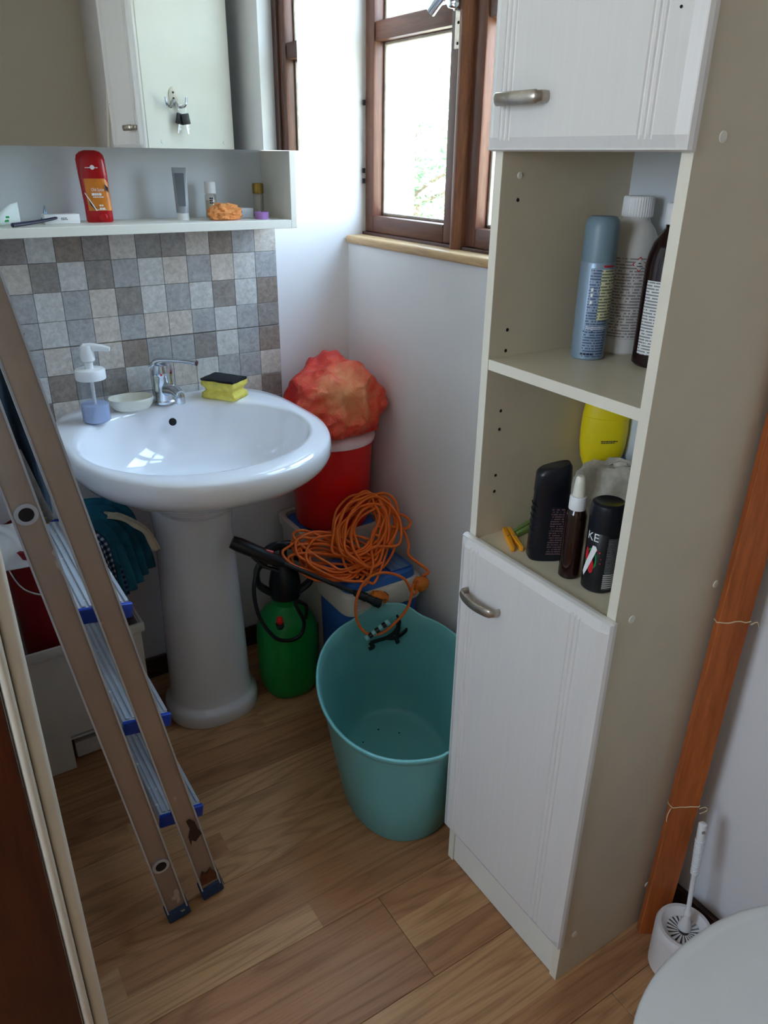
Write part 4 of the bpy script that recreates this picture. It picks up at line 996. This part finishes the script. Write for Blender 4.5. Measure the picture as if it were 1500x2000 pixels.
drape('cleaning_rag', M['teal_rag'], [(.24, 1.80, .615), (.30, 1.74, .628), (.345, 1.70, .60), (.36, 1.685, .54), (.372, 1.675, .455)], (.62, .78, 0), .135, .014, 4, 'teal cleaning rag with folds draped over the red bucket', 'cloth', seed=1, taper=.1)
drape('dish_towel', M['gingham'], [(.20, 1.74, .617), (.245, 1.68, .628), (.285, 1.640, .60), (.300, 1.625, .54), (.312, 1.618, .45)], (.8, .6, 0), .055, .005, 1.2, 'navy and white checked cloth draped over the red bucket', 'cloth', seed=2)
drape('beige_rag', M['beige_rag'], [(.325, 1.73, .618), (.350, 1.70, .625), (.378, 1.670, .612), (.402, 1.652, .588), (.416, 1.645, .54)], (.6, .8, 0), .030, .005, 2, 'twisted beige rag hanging beside the sink pedestal', 'cloth', seed=4, taper=-.5)
drape('white_packet', M['white_pl'], [(.10, 1.80, .618), (.125, 1.73, .622), (.13, 1.68, .605), (.128, 1.655, .57)], (1, -.1, 0), .075, .002, 1, 'white plastic packet with blue end on the red bucket', 'packet', seed=3)
# dark garment hanging on the ladder's far side
drape('hanging_jacket', M['jacket'], [(.112, 1.424, 1.12), (.116, 1.425, 1.07), (.124, 1.425, .98), (.136, 1.425, .88), (.150, 1.425, .775)], (1, 0, 0), .15, .012, 3, 'dark navy jacket hanging behind the ladder', 'jacket', seed=6, thick=.005, taper=-.62)
zp = [(.128 + .034 * t, 1.406, .92 - .145 * t) for t in [i / 12 for i in range(13)]]
a = thing('zip_strip', 'strip of metal zip teeth on dark cloth behind the ladder rails', 'zipper', (.15, 1.406, .85))
MB().tube([(p[0] + .006, p[1] + .004, p[2]) for p in zp], .011, 8, flat=.3).build('tape', M['grey_cloth'], a)
for p in zp[::1]: MB().box(p[0] - .005, p[0] + .005, p[1] - .004, p[1] - .001, p[2] - .0012, p[2] + .0012).build('tooth', M['gold'], a)

# ================================================================== RIGHT CORNER: sprayer
sp = thing('garden_sprayer', 'green pressure sprayer with black pump beside the sink pedestal', 'sprayer', (.742, 1.655, 0))
cx, cy = .752, 1.655
def sring(r_, z): return [(cx + p[0], cy + p[1], z) for p in superring(r_, r_, z, 2.5, 48)]
MB().loft([sring(.055, 0), sring(.068, .004), sring(.076, .02), sring(.081, .05), sring(.082, .17), sring(.080, .205), sring(.073, .235), sring(.057, .260), sring(.038, .274), sring(.032, .285)]).build('tank', M['green'], sp, ang=50)
MB().lathe([(.034, .280), (.036, .284), (.036, .300), (.031, .302)], cx=cx, cy=cy, seg=32).build('tank_collar', M['green'], sp)
pm = MB().lathe([(.035, .300), (.041, .303), (.043, .345), (.038, .375), (.030, .400), (.018, .415)], cx=cx, cy=cy, seg=28).build('pump_housing', M['black'], sp)
MB().tube([(cx, cy, .39), (cx, cy, .455)], .010, 14).build('pump_rod', M['black'], pm)
MB().tube(spline([(cx - .055, cy + .02, .43), (cx - .03, cy + .01, .452), (cx, cy, .458), (cx + .03, cy - .01, .452), (cx + .055, cy - .02, .43)], 6), .0125, 12).build('pump_handle', M['black'], pm)
for sg in (-1, 1):
    MB().tube(spline([(cx + sg * .036, cy - sg * .014, .315), (cx + sg * .066, cy - sg * .026, .345), (cx + sg * .064, cy - sg * .026, .395), (cx + sg * .024, cy - sg * .010, .425)], 6), .009, 8, flat=1.8).build('carry_handle', M['black'], sp)
vx, vy, vz = .702, 1.590, .272
MB().tube([(vx + .01, vy + .02, .235), (vx, vy, .262)], .011, 12).build('valve_seat', M['black'], sp)
MB().lathe([(.006, .262), (.009, .268), (.009, .276), (.006, .282), (.002, .283)], cx=vx, cy=vy, seg=16).build('relief_valve', M['red_knob'], sp, label='red pressure relief valve')
hose = spline([(cx + .03, cy - .06, .25), (cx + .025, cy - .075, .30), (.738, 1.565, .33), (.755, 1.552, .272), (.74, 1.548, .235), (.70, 1.545, .235), (.662, 1.548, .262), (.632, 1.562, .33), (.632, 1.578, .41), (.665, 1.59, .475), (.705, 1.595, .50), (.73, 1.59, .495)], 10)
MB().tube(hose, .0052, 10).build('hose', M['black'], sp)
MB().add([(.800, 1.5835, .13), (.8355, 1.626, .145), (.8355, 1.626, .205), (.800, 1.5835, .195)], [(0, 1, 2, 3)]).build('label', M['gel_print'], sp, smooth=False)
# spray lance: grip at left behind pedestal, nozzle at tub
ln = thing('spray_lance', 'long black spray lance with grip lying across the sprayer and cool box', 'spray lance', (.76, 1.55, .45))
P0, P1 = Vector((.590, 1.600, .535)), Vector((.915, 1.424, .345))
dv = (P1 - P0)
g1 = P0 + dv * .34
MB().tube([P0, P0 + dv * .05, P0 + dv * .3, g1], [.016, .0185, .0165, .009], 14).build('grip', M['black'], ln)
MB().tube([P0 + dv * .22 + Vector((0, 0, .014)), P0 + dv * .27 + Vector((0, 0, .018))], .005, 8).build('trigger_lock', M['red_knob'], ln)
MB().tube([P0 + dv * .12 - Vector((0, 0, .016)), P0 + dv * .2 - Vector((0, .004, .032)), P0 + dv * .3 - Vector((0, .004, .026))], .005, 8).build('trigger', M['black'], ln)
MB().tube([g1, P1 - dv * .16], .0058, 12).build('rod', M['black'], ln)
nz = MB().tube([P1 - dv * .18, P1 - dv * .14, P1 - dv * .10, P1 - dv * .095, P1 - dv * .05, P1 - dv * .045, P1], [.008, .0115, .012, .010, .0125, .0145, .0135], 16).build('nozzle', M['black'], ln)
MB().tube([P1 - dv * .002, P1 + dv * .008], .0085, 14).build('nozzle_tip', M['steel'], nz)

# cool box
CBX0, CBX1, CBY0, CBY1 = .838, 1.083, 1.458, 1.655
cb = thing('cool_box', 'blue and white cool box with slotted lid under the orange cable', 'cool box', (.96, 1.555, 0))
def cring(x0, x1, y0, y1, z, p=6, n=48):
    cx_, cy_ = (x0 + x1) / 2, (y0 + y1) / 2; return [(cx_ + q_[0], cy_ + q_[1], z) for q_ in superring((x1 - x0) / 2, (y1 - y0) / 2, z, p, n)]
MB().loft([cring(CBX0 + .02, CBX1 - .015, CBY0 + .018, CBY1 - .01, 0), cring(CBX0 + .014, CBX1 - .01, CBY0 + .012, CBY1 - .006, .01), cring(CBX0 + .006, CBX1 - .006, CBY0 + .006, CBY1 - .004, .30)]).build('body', M['cooler_blue'], cb, ang=50)
MB().loft([cring(CBX0, CBX1, CBY0, CBY1, .300), cring(CBX0 - .002, CBX1 + .001, CBY0 - .002, CBY1 + .001, .306), cring(CBX0 - .002, CBX1 + .001, CBY0 - .002, CBY1 + .001, .352), cring(CBX0 + .004, CBX1 - .003, CBY0 + .004, CBY1 - .003, .360)]).build('white_band', M['cooler_white'], cb, ang=50)
MB().loft([cring(CBX0 + .010, CBX1 - .010, CBY0 + .014, CBY1 - .006, .360), cring(CBX0 + .012, CBX1 - .012, CBY0 + .018, CBY1 - .008, .378), cring(CBX0 + .022, CBX1 - .022, CBY0 + .030, CBY1 - .018, .384)]).build('lid', M['cooler_blue'], cb, ang=50)
vt = MB().box(.990, 1.054, 1.488, 1.553, .3842, .3868).build('vent_panel', M['blue_pl'], cb, smooth=False)
for i in range(11): MB().box(.9915 + i * .0055, .9945 + i * .0055, 1.489, 1.552, .3868, .3892).build('vent_slat', M['comb'], vt, smooth=False)
for i in range(5):
    MB().box(.862 + i * .001, .93, CBY0 - .004, CBY0 - .002, .322 + i * .006, .3235 + i * .006).build('rib_line', M['bin_rim'], cb, smooth=False)
# crate behind with bin
c2 = thing('plastic_crate', 'white-rimmed crate with blue lid under the red bin', 'crate', (.965, 1.78, 0))
kx0, kx1, ky0, ky1 = .842, 1.088, 1.668, 1.888
MB().loft([cring(kx0 + .02, kx1 - .015, ky0 + .01, ky1 - .01, 0), cring(kx0, kx1, ky0, ky1, .425)]).build('crate_body', M['cooler_white'], c2, ang=50)
rg = []
for dd, z in ((.0, .415), (-.006, .418), (-.006, .440), (0.004, .442), (.010, .440), (.010, .420)): rg.append(cring(kx0 + dd, kx1 - dd, ky0 + dd, ky1 - dd, z))
MB().loft(rg, cap0=True, cap1=True).build('rim', M['cooler_white'], c2, ang=40)
MB().loft([cring(kx0 + .012, kx1 - .012, ky0 + .012, ky1 - .012, .421), cring(kx0 + .014, kx1 - .014, ky0 + .014, ky1 - .014, .431), cring(kx0 + .026, kx1 - .026, ky0 + .026, ky1 - .026, .4362)]).build('blue_lid', M['cooler_blue'], c2, ang=40)
MB().box(kx0 + .030, kx0 + .045, ky0 + .07, ky0 + .14, .4362, .4370).build('lid_slot', M['hole'], c2, smooth=False)
bn = thing('waste_bin', 'red plastic bin with pale rim stacked in the corner', 'bin', (.968, 1.775, .4375))
bx_, by_ = .968, 1.775
MB().lathe([(.088, .4375), (.100, .439), (.105, .450), (.1175, .690), (.113, .690), (.098, .446)], cx=bx_, cy=by_, seg=56).build('bin_body', M['red_pl'], bn, ang=45)
MB().lathe([(.118, .686), (.1225, .688), (.1245, .697), (.122, .703), (.115, .709), (.104, .717), (.060, .7195)], cx=bx_, cy=by_, seg=56).build('lid', M['bin_rim'], bn, ang=50)
# red bag
mbag = blob(.975, 1.752, .792, .126, .112, .088, 11.3, .13, 1.3, 130, 2.7)
for i, v in enumerate(mbag.v):
    v.x = min(v.x, XW - .004); v.y = min(v.y, YW - .012); v.z = max(v.z, .7195)
    v.z += .030 * math.exp(-((v.x - .985) / .07) ** 2) * max(0, (v.z - .78) / .09) - .25 * max(0, v.x - 1.0) * max(0, (v.z - .78) / .09)
    w_ = v + Vector((noise.noise(v * 9), noise.noise(v * 9 + Vector((5, 0, 0))), 0)) * .05
    f = (1 - abs(noise.noise(w_ * 14)) * 3) * .008 + (1 - abs(noise.noise(w_ * 38)) * 3) * .0028
    d = (v - Vector((.972, 1.748, .797))).normalized(); v += d * f if v.x < 1.085 and v.z > .73 else Vector((0, 0, 0))
    v.x = min(v.x, XW - .003)
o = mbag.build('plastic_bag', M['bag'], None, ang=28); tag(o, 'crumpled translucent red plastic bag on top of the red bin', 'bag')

# orange cable
cw = thing('extension_cord', 'tangled orange extension cord heaped on the cool box', 'extension cord', (.95, 1.56, .40))
O = Vector((.925, 1.560, .425)); U = Vector((.95, -.30, 0)).normalized(); V = Vector((.18, .62, .62)).normalized(); Nn = U.cross(V).normalized()
if Nn.z < 0: Nn = -Nn
rnd = random.Random(21)
def pl(u, v, n): 
    p = O + U * u + V * v + Nn * n
    p.z = max(p.z, .397); p.x = min(p.x, XW - .008)
    return p
def in_bin(p):
    d = Vector((p.x - bx_, p.y - by_)); lim = .106 + .012 * max(0, min(1, (p.z - .46) / .24)) + .010
    if p.z > .44 and d.length < lim: d = d.normalized() * lim; p.x, p.y = bx_ + d.x, by_ + d.y
    return p
mbc = MB(); chain = []
def loop(cu, cv, ru, rv, rot, n0, ph, k_=12, wob=.06, turns=1.0):
    pts = []
    for i in range(int(k_ * turns)):
        t = ph + 6.2832 * i / k_; uu = ru * math.cos(t) * (1 + rnd.uniform(-wob, wob)); vv = rv * math.sin(t) * (1 + rnd.uniform(-wob, wob))
        pts.append(in_bin(pl(cu + uu * math.cos(rot) - vv * math.sin(rot), cv + uu * math.sin(rot) + vv * math.cos(rot), n0 + rnd.uniform(-.006, .010))))
    return pts
for i in range(17):   # lying coils, left part
    chain += loop(-.070 + rnd.uniform(-.022, .018), -.012 + rnd.uniform(-.030, .026), .098 + rnd.uniform(-.028, .02), .042 + rnd.uniform(-.020, .020), R_(-24 + rnd.uniform(-15, 15)), .002 + .0022 * i, rnd.uniform(-.5, .5), wob=.12)
for i in range(16):  # upright coils, right part
    chain += loop(.034 + rnd.uniform(-.03, .03), .052 + rnd.uniform(-.025, .02), .056 + rnd.uniform(-.018, .016), .098 + rnd.uniform(-.03, .018), R_(-30 + rnd.uniform(-16, 14)), .026 + .0022 * i, rnd.uniform(-.5, .5), wob=.12)
path = spline(chain, 5)
MB().tube(path, .0037, 7).build('cable_coil', M['cord'], cw, ang=80)
e1 = spline([pl(.06, .10, .03), pl(.10, .10, .035), pl(.145, .085, .03), pl(.158, .062, .03), pl(.135, .045, .035), pl(.095, .055, .04), pl(.05, .05, .05), pl(.03, .0, .055), pl(.025, -.05, .055), pl(.0, -.10, .05), pl(-.02, -.125, .045)], 8)
MB().tube(e1, .0037, 8).build('cable', M['cord'], cw, ang=80)
pk = Vector((1.040, 1.420, .368))           # plug hanging over the front right corner
e2 = spline([pl(.115, .08, .035), pl(.135, .04, .03), pl(.14, .0, .03), pl(.135, -.03, .03), Vector((1.066, 1.425, .398)), pk + Vector((.006, .002, .022))], 8)
MB().tube(e2, .0037, 8).build('cable', M['cord'], cw, ang=80)
e3 = spline([pk + Vector((-.014, -.006, -.012)), Vector((1.00, 1.40, .36)), Vector((.975, 1.405, .41)), Vector((.93, 1.425, .432)), Vector((.885, 1.44, .42)), Vector((.850, 1.435, .375)), Vector((.845, 1.425, .315)), Vector((.868, 1.412, .275)), Vector((.905, 1.398, .272)), Vector((.945, 1.385, .305)), Vector((.975, 1.38, .345)), Vector((.99, 1.385, .40))], 8)
MB().tube(e3, .0037, 8).build('cable', M['cord'], cw, ang=80)
pg = blob(pk.x, pk.y, pk.z, .023, .017, .021, 2, .16, 1.6, 32, 2.3, False).build('plug', M['plug'], cw, ang=60, label='worn round orange plug')
so = MB().tube([Vector((.900, 1.440, .372)), Vector((.912, 1.438, .362)), Vector((.930, 1.436, .352)), Vector((.938, 1.435, .347))], [.008, .0155, .0165, .014], 18).build('socket', M['plug'], cw, label='orange cable socket')

# ================================================================== TUB
tb = thing('laundry_tub', 'turquoise oval plastic tub with raised ear handle beside the white cabinet', 'tub', (.83, 1.19, 0))
TC = Vector((.825, 1.196)); TM = Vector((.45, .893)); TN = Vector((.893, -.45))
def tring(a_, b_, z, ear=0, n=96, p=2.12):
    o = []
    for i in range(n):
        t = 2 * math.pi * i / n; cc, ss = math.cos(t), math.sin(t)
        q_ = TC + TM * a_ * math.copysign(abs(cc) ** (2 / p), cc) + TN * b_ * math.copysign(abs(ss) ** (2 / p), ss)
        e = ear * .7 * math.exp(-((t if t < math.pi else t - 2 * math.pi) / .36) ** 4)
        if q_.x > .757 and q_.y < .934: q_.y = .934
        o.append((q_.x, q_.y, z + e))
    return o
prof = [(.205, .125, .003, 0), (.214, .134, .0, 0), (.222, .142, .012, 0), (.238, .157, .10, .0), (.256, .174, .20, .012), (.268, .185, .270, .034), (.274, .190, .283, .040), (.278, .194, .287, .040), (.279, .195, .292, .040), (.275, .191, .296, .040), (.270, .187, .293, .040),
        (.264, .182, .268, .032), (.252, .170, .20, .012), (.234, .153, .10, 0), (.219, .139, .024, 0), (.205, .126, .014, 0), (.12, .07, .012, 0), (.02, .01, .012, 0)]
rg = [tring(a_, b_, z, e) for a_, b_, z, e in prof]
MB().loft(rg).build('tub_body', M['tub'], tb, ang=60)
MB().tube([Vector(p) + Vector((0, 0, .0015)) for p in tring(.277, .193, .293, .040)], .0032, 8, closed=True).build('rim_bead', M['tub_rim'], tb, ang=80)
for q_ in ((.74, 1.26), (.72, 1.22), (.80, 1.32), (.86, 1.34), (.80, 1.08), (.90, 1.30)):
    MB().lathe([(.0022, .0125), (.0016, .0145)], cx=q_[0], cy=q_[1], seg=8).build('dirt_speck', M['dirt'], tb)
# hair clip / strap on the tub ear
a = thing('hair_clip', 'striped teal and black hair clip by the spray nozzle', 'hair clip', (.905, 1.405, .30))
for i in range(7):
    f = i / 6; p = Vector((.862 + .055 * f, 1.410 - .012 * f, .262 + .035 * f))
    MB().tube([p, p + Vector((.0078, -.002, .0046))], .0075, 10).build('clip_segment', M['teal_clip'] if i % 2 == 0 else M['black'], a)
a = thing('black_strap', 'knotted black strap on the tub rim under the spray nozzle', 'strap', (.93, 1.385, .29))
for pts in ([(.862, 1.386, .262), (.880, 1.378, .268), (.905, 1.372, .272), (.930, 1.370, .284), (.946, 1.376, .308), (.944, 1.384, .325)], [(.940, 1.374, .318), (.936, 1.366, .292), (.928, 1.362, .272), (.932, 1.360, .252)], [(.905, 1.372, .270), (.925, 1.364, .268), (.948, 1.360, .278), (.968, 1.362, .290)], [(.862, 1.386, .262), (.868, 1.384, .248), (.858, 1.388, .242)]):
    pts = [(x_ + .024, y_ + .038, z_ - .030) for x_, y_, z_ in pts]      # lies against the tub's inner wall
    MB().tube(spline(pts, 6), .0062, 8, flat=.6).build('strap_band', M['black_soft'], a)

# ================================================================== PLANK, BRUSH, TOILET, VALVE
pk_ = thing('wooden_plank', 'long orange varnished wooden batten leaning beside the white cabinet', 'plank', (1.016, .566, 0))
pa, pb = Vector((1.016, .5655, .001)), Vector((1.066, .566, 1.55))
MB().bar(pa, pb, .050, .016, (.84, -.54, 0)).build('batten', M['plank'], pk_, bev=.001, bseg=1)
def string_at(z, rag=1, tail=1):
    k_ = z / 1.55; cpt = pa + (pb - pa) * k_; sd = Vector((.84, -.54, 0)); nn = Vector((.54, .84, 0)); pts = []
    rr = random.Random(int(z * 1000))
    for i in range(24):
        t = 6.2832 * i / 24; u = max(-.0262, min(.0262, .034 * math.cos(t))); w_ = max(-.0098, min(.0098, .014 * math.sin(t)))
        pts.append(cpt + sd * u + nn * w_ + Vector((0, 0, -.006 * math.cos(t * .5) + rr.uniform(-.0015, .0015))))
    s_ = thing('string_tie', 'pale string tied round the orange batten, ' + ('upper' if z > .5 else 'lower') + ' one', 'string', tuple(cpt))
    MB().tube(pts, .0011, 6, closed=True).build('loop', M['string'], s_)
    MB().tube(spline([cpt + sd * .026 - nn * .010, cpt + sd * .034 - nn * .012 + Vector((0, 0, .006)), cpt + sd * .040 - nn * .010 + Vector((0, 0, -.004)), cpt + sd * .027 - nn * .012 + Vector((0, 0, -.010))][: (4 if z < .5 else 3)], 5), .0010, 6).build('knot_end', M['string'], s_)
    if z < .5: MB().tube(spline([cpt - sd * .026 - nn * .010, cpt - sd * .031 - nn * .012 + Vector((0, 0, -.014)), cpt - sd * .030 - nn * .012 + Vector((0, 0, -.03))], 5), .0010, 6).build('tail', M['string'], s_)
string_at(.727); string_at(.335)
br = thing('toilet_brush', 'white toilet brush standing in its round holder', 'toilet brush', (1.0, .492, 0))
hx, hy = .998, .492
mb = MB().lathe([(.046, .002), (.050, .006), (.0515, .095), (.0515, .106), (.0485, .112), (.042, .112), (.033, .102), (.030, .100)], cx=hx, cy=hy, seg=48, cap1=False)
mb.build('holder', M['brush_pl'], br, ang=40)
for i in range(20):
    t = 6.2832 * i / 20
    MB().add([(hx + .009 * math.cos(t - .1), hy + .009 * math.sin(t - .1), .098), (hx + .0315 * math.cos(t - .09), hy + .0315 * math.sin(t - .09), .1015), (hx + .0315 * math.cos(t + .09), hy + .0315 * math.sin(t + .09), .1015), (hx + .009 * math.cos(t + .1), hy + .009 * math.sin(t + .1), .098)], [(0, 1, 2, 3)]).build('bristle_fin', M['brush_pl'], br, smooth=False)
MB().lathe([(.012, .10), (.010, .115), (.0045, .135)], cx=hx + .006, cy=hy + .004, seg=20).build('brush_cone', M['brush_pl'], br)
b0 = Vector((hx + .006, hy + .004, .13)); b1 = Vector((1.022, .520, .335)); bd_ = b1 - b0
MB().tube([b0, b0 + bd_ * .03, b0 + bd_ * .05, b0 + bd_ * .08, b0 + bd_ * .45, b0 + bd_ * .47, b0 + bd_ * .92, b0 + bd_ * .985, b1], [.0045, .0075, .0075, .0042, .0046, .0062, .0078, .0075, .004], 14).build('handle', M['white_pl'], br)
for i in range(16):
    p = b0 + bd_ * (.47 + i * .023)
    MB().tube([p, p + bd_ * .010], .0075 + .00008 * i, 14).build('grip_ring', M['white_pl'], br)
disc(M['bead'], tuple(b0 + bd_ * .93 + Vector((-.0040, -.0062, 0))), .0035, (-.54, -.84, .1), br, 'hanging_hole', .0005)

tl = thing('toilet', 'white toilet with closed lid in the lower right corner', 'toilet', (.78, .16, 0))
TX, TY = .752, .168
def tr_(a_, b_, z, p=2.25, ox=0, n=72): return [(TX + ox + q_[0], TY + q_[1], z) for q_ in superring(a_, b_, z, p, n)]
MB().loft([tr_(.150, .10, 0, ox=.10), tr_(.155, .105, .01, ox=.10), tr_(.135, .09, .12, ox=.09), tr_(.17, .125, .24, ox=.05), tr_(.222, .172, .36, ox=0), tr_(.226, .176, .385), tr_(.215, .165, .389)]).build('bowl', M['ceramic'], tl, ang=60)
MB().loft([tr_(.232, .180, .390), tr_(.238, .186, .394), tr_(.238, .186, .402), tr_(.232, .180, .405)]).build('seat', M['toilet'], tl, ang=60)
MB().loft([tr_(.235, .183, .4055), tr_(.243, .190, .408), tr_(.245, .192, .414), tr_(.243, .190, .420), tr_(.236, .184, .4245), tr_(.228, .177, .4225), tr_(.222, .171, .4230), tr_(.20, .152, .4262), tr_(.10, .08, .429), tr_(.02, .015, .4295)]).build('lid', M['toilet'], tl, ang=60)
MB().box(.955, 1.085, -.02, .36, .38, .74).build('cistern', M['ceramic'], tl, bev=.018, bseg=3)
MB().box(.950, 1.088, -.025, .365, .742, .765).build('cistern_lid', M['ceramic'], tl, bev=.008)
MB().lathe([(.018, .765), (.018, .772), (.015, .774)], cx=1.02, cy=.17, seg=24).build('flush_button', M['chrome'], tl)

va = thing('angle_valve', 'small chrome water valve on the wall at the right edge', 'valve', (1.09, .49, .80))
MB().tube([(1.104, .513, .795), (1.062, .510, .795)], .009, 14).tube([(1.068, .510, .795), (1.068, .510, .835)], .006, 12).build('valve_body', M['chrome'], va)
MB().tube([(1.062, .510, .795), (1.050, .509, .795)], .013, 10).build('valve_knob', M['steel'], va)

bh = thing('broom_handle', 'thin cream broom stick in the back corner, seen in the mirror', 'broom', (.90, -.45, 0))
MB().tube([(.86, -.42, .06), (1.05, -.42, 1.74)], .009, 10).build('stick', M['casing'], bh)
MB().box(.77, .95, -.45, -.39, .045, .075).build('broom_head', M['casing'], bh, bev=.004)
MB().box(.775, .945, -.445, -.395, .001, .045).build('bristles', M['string'], bh)['kind'] = 'stuff'
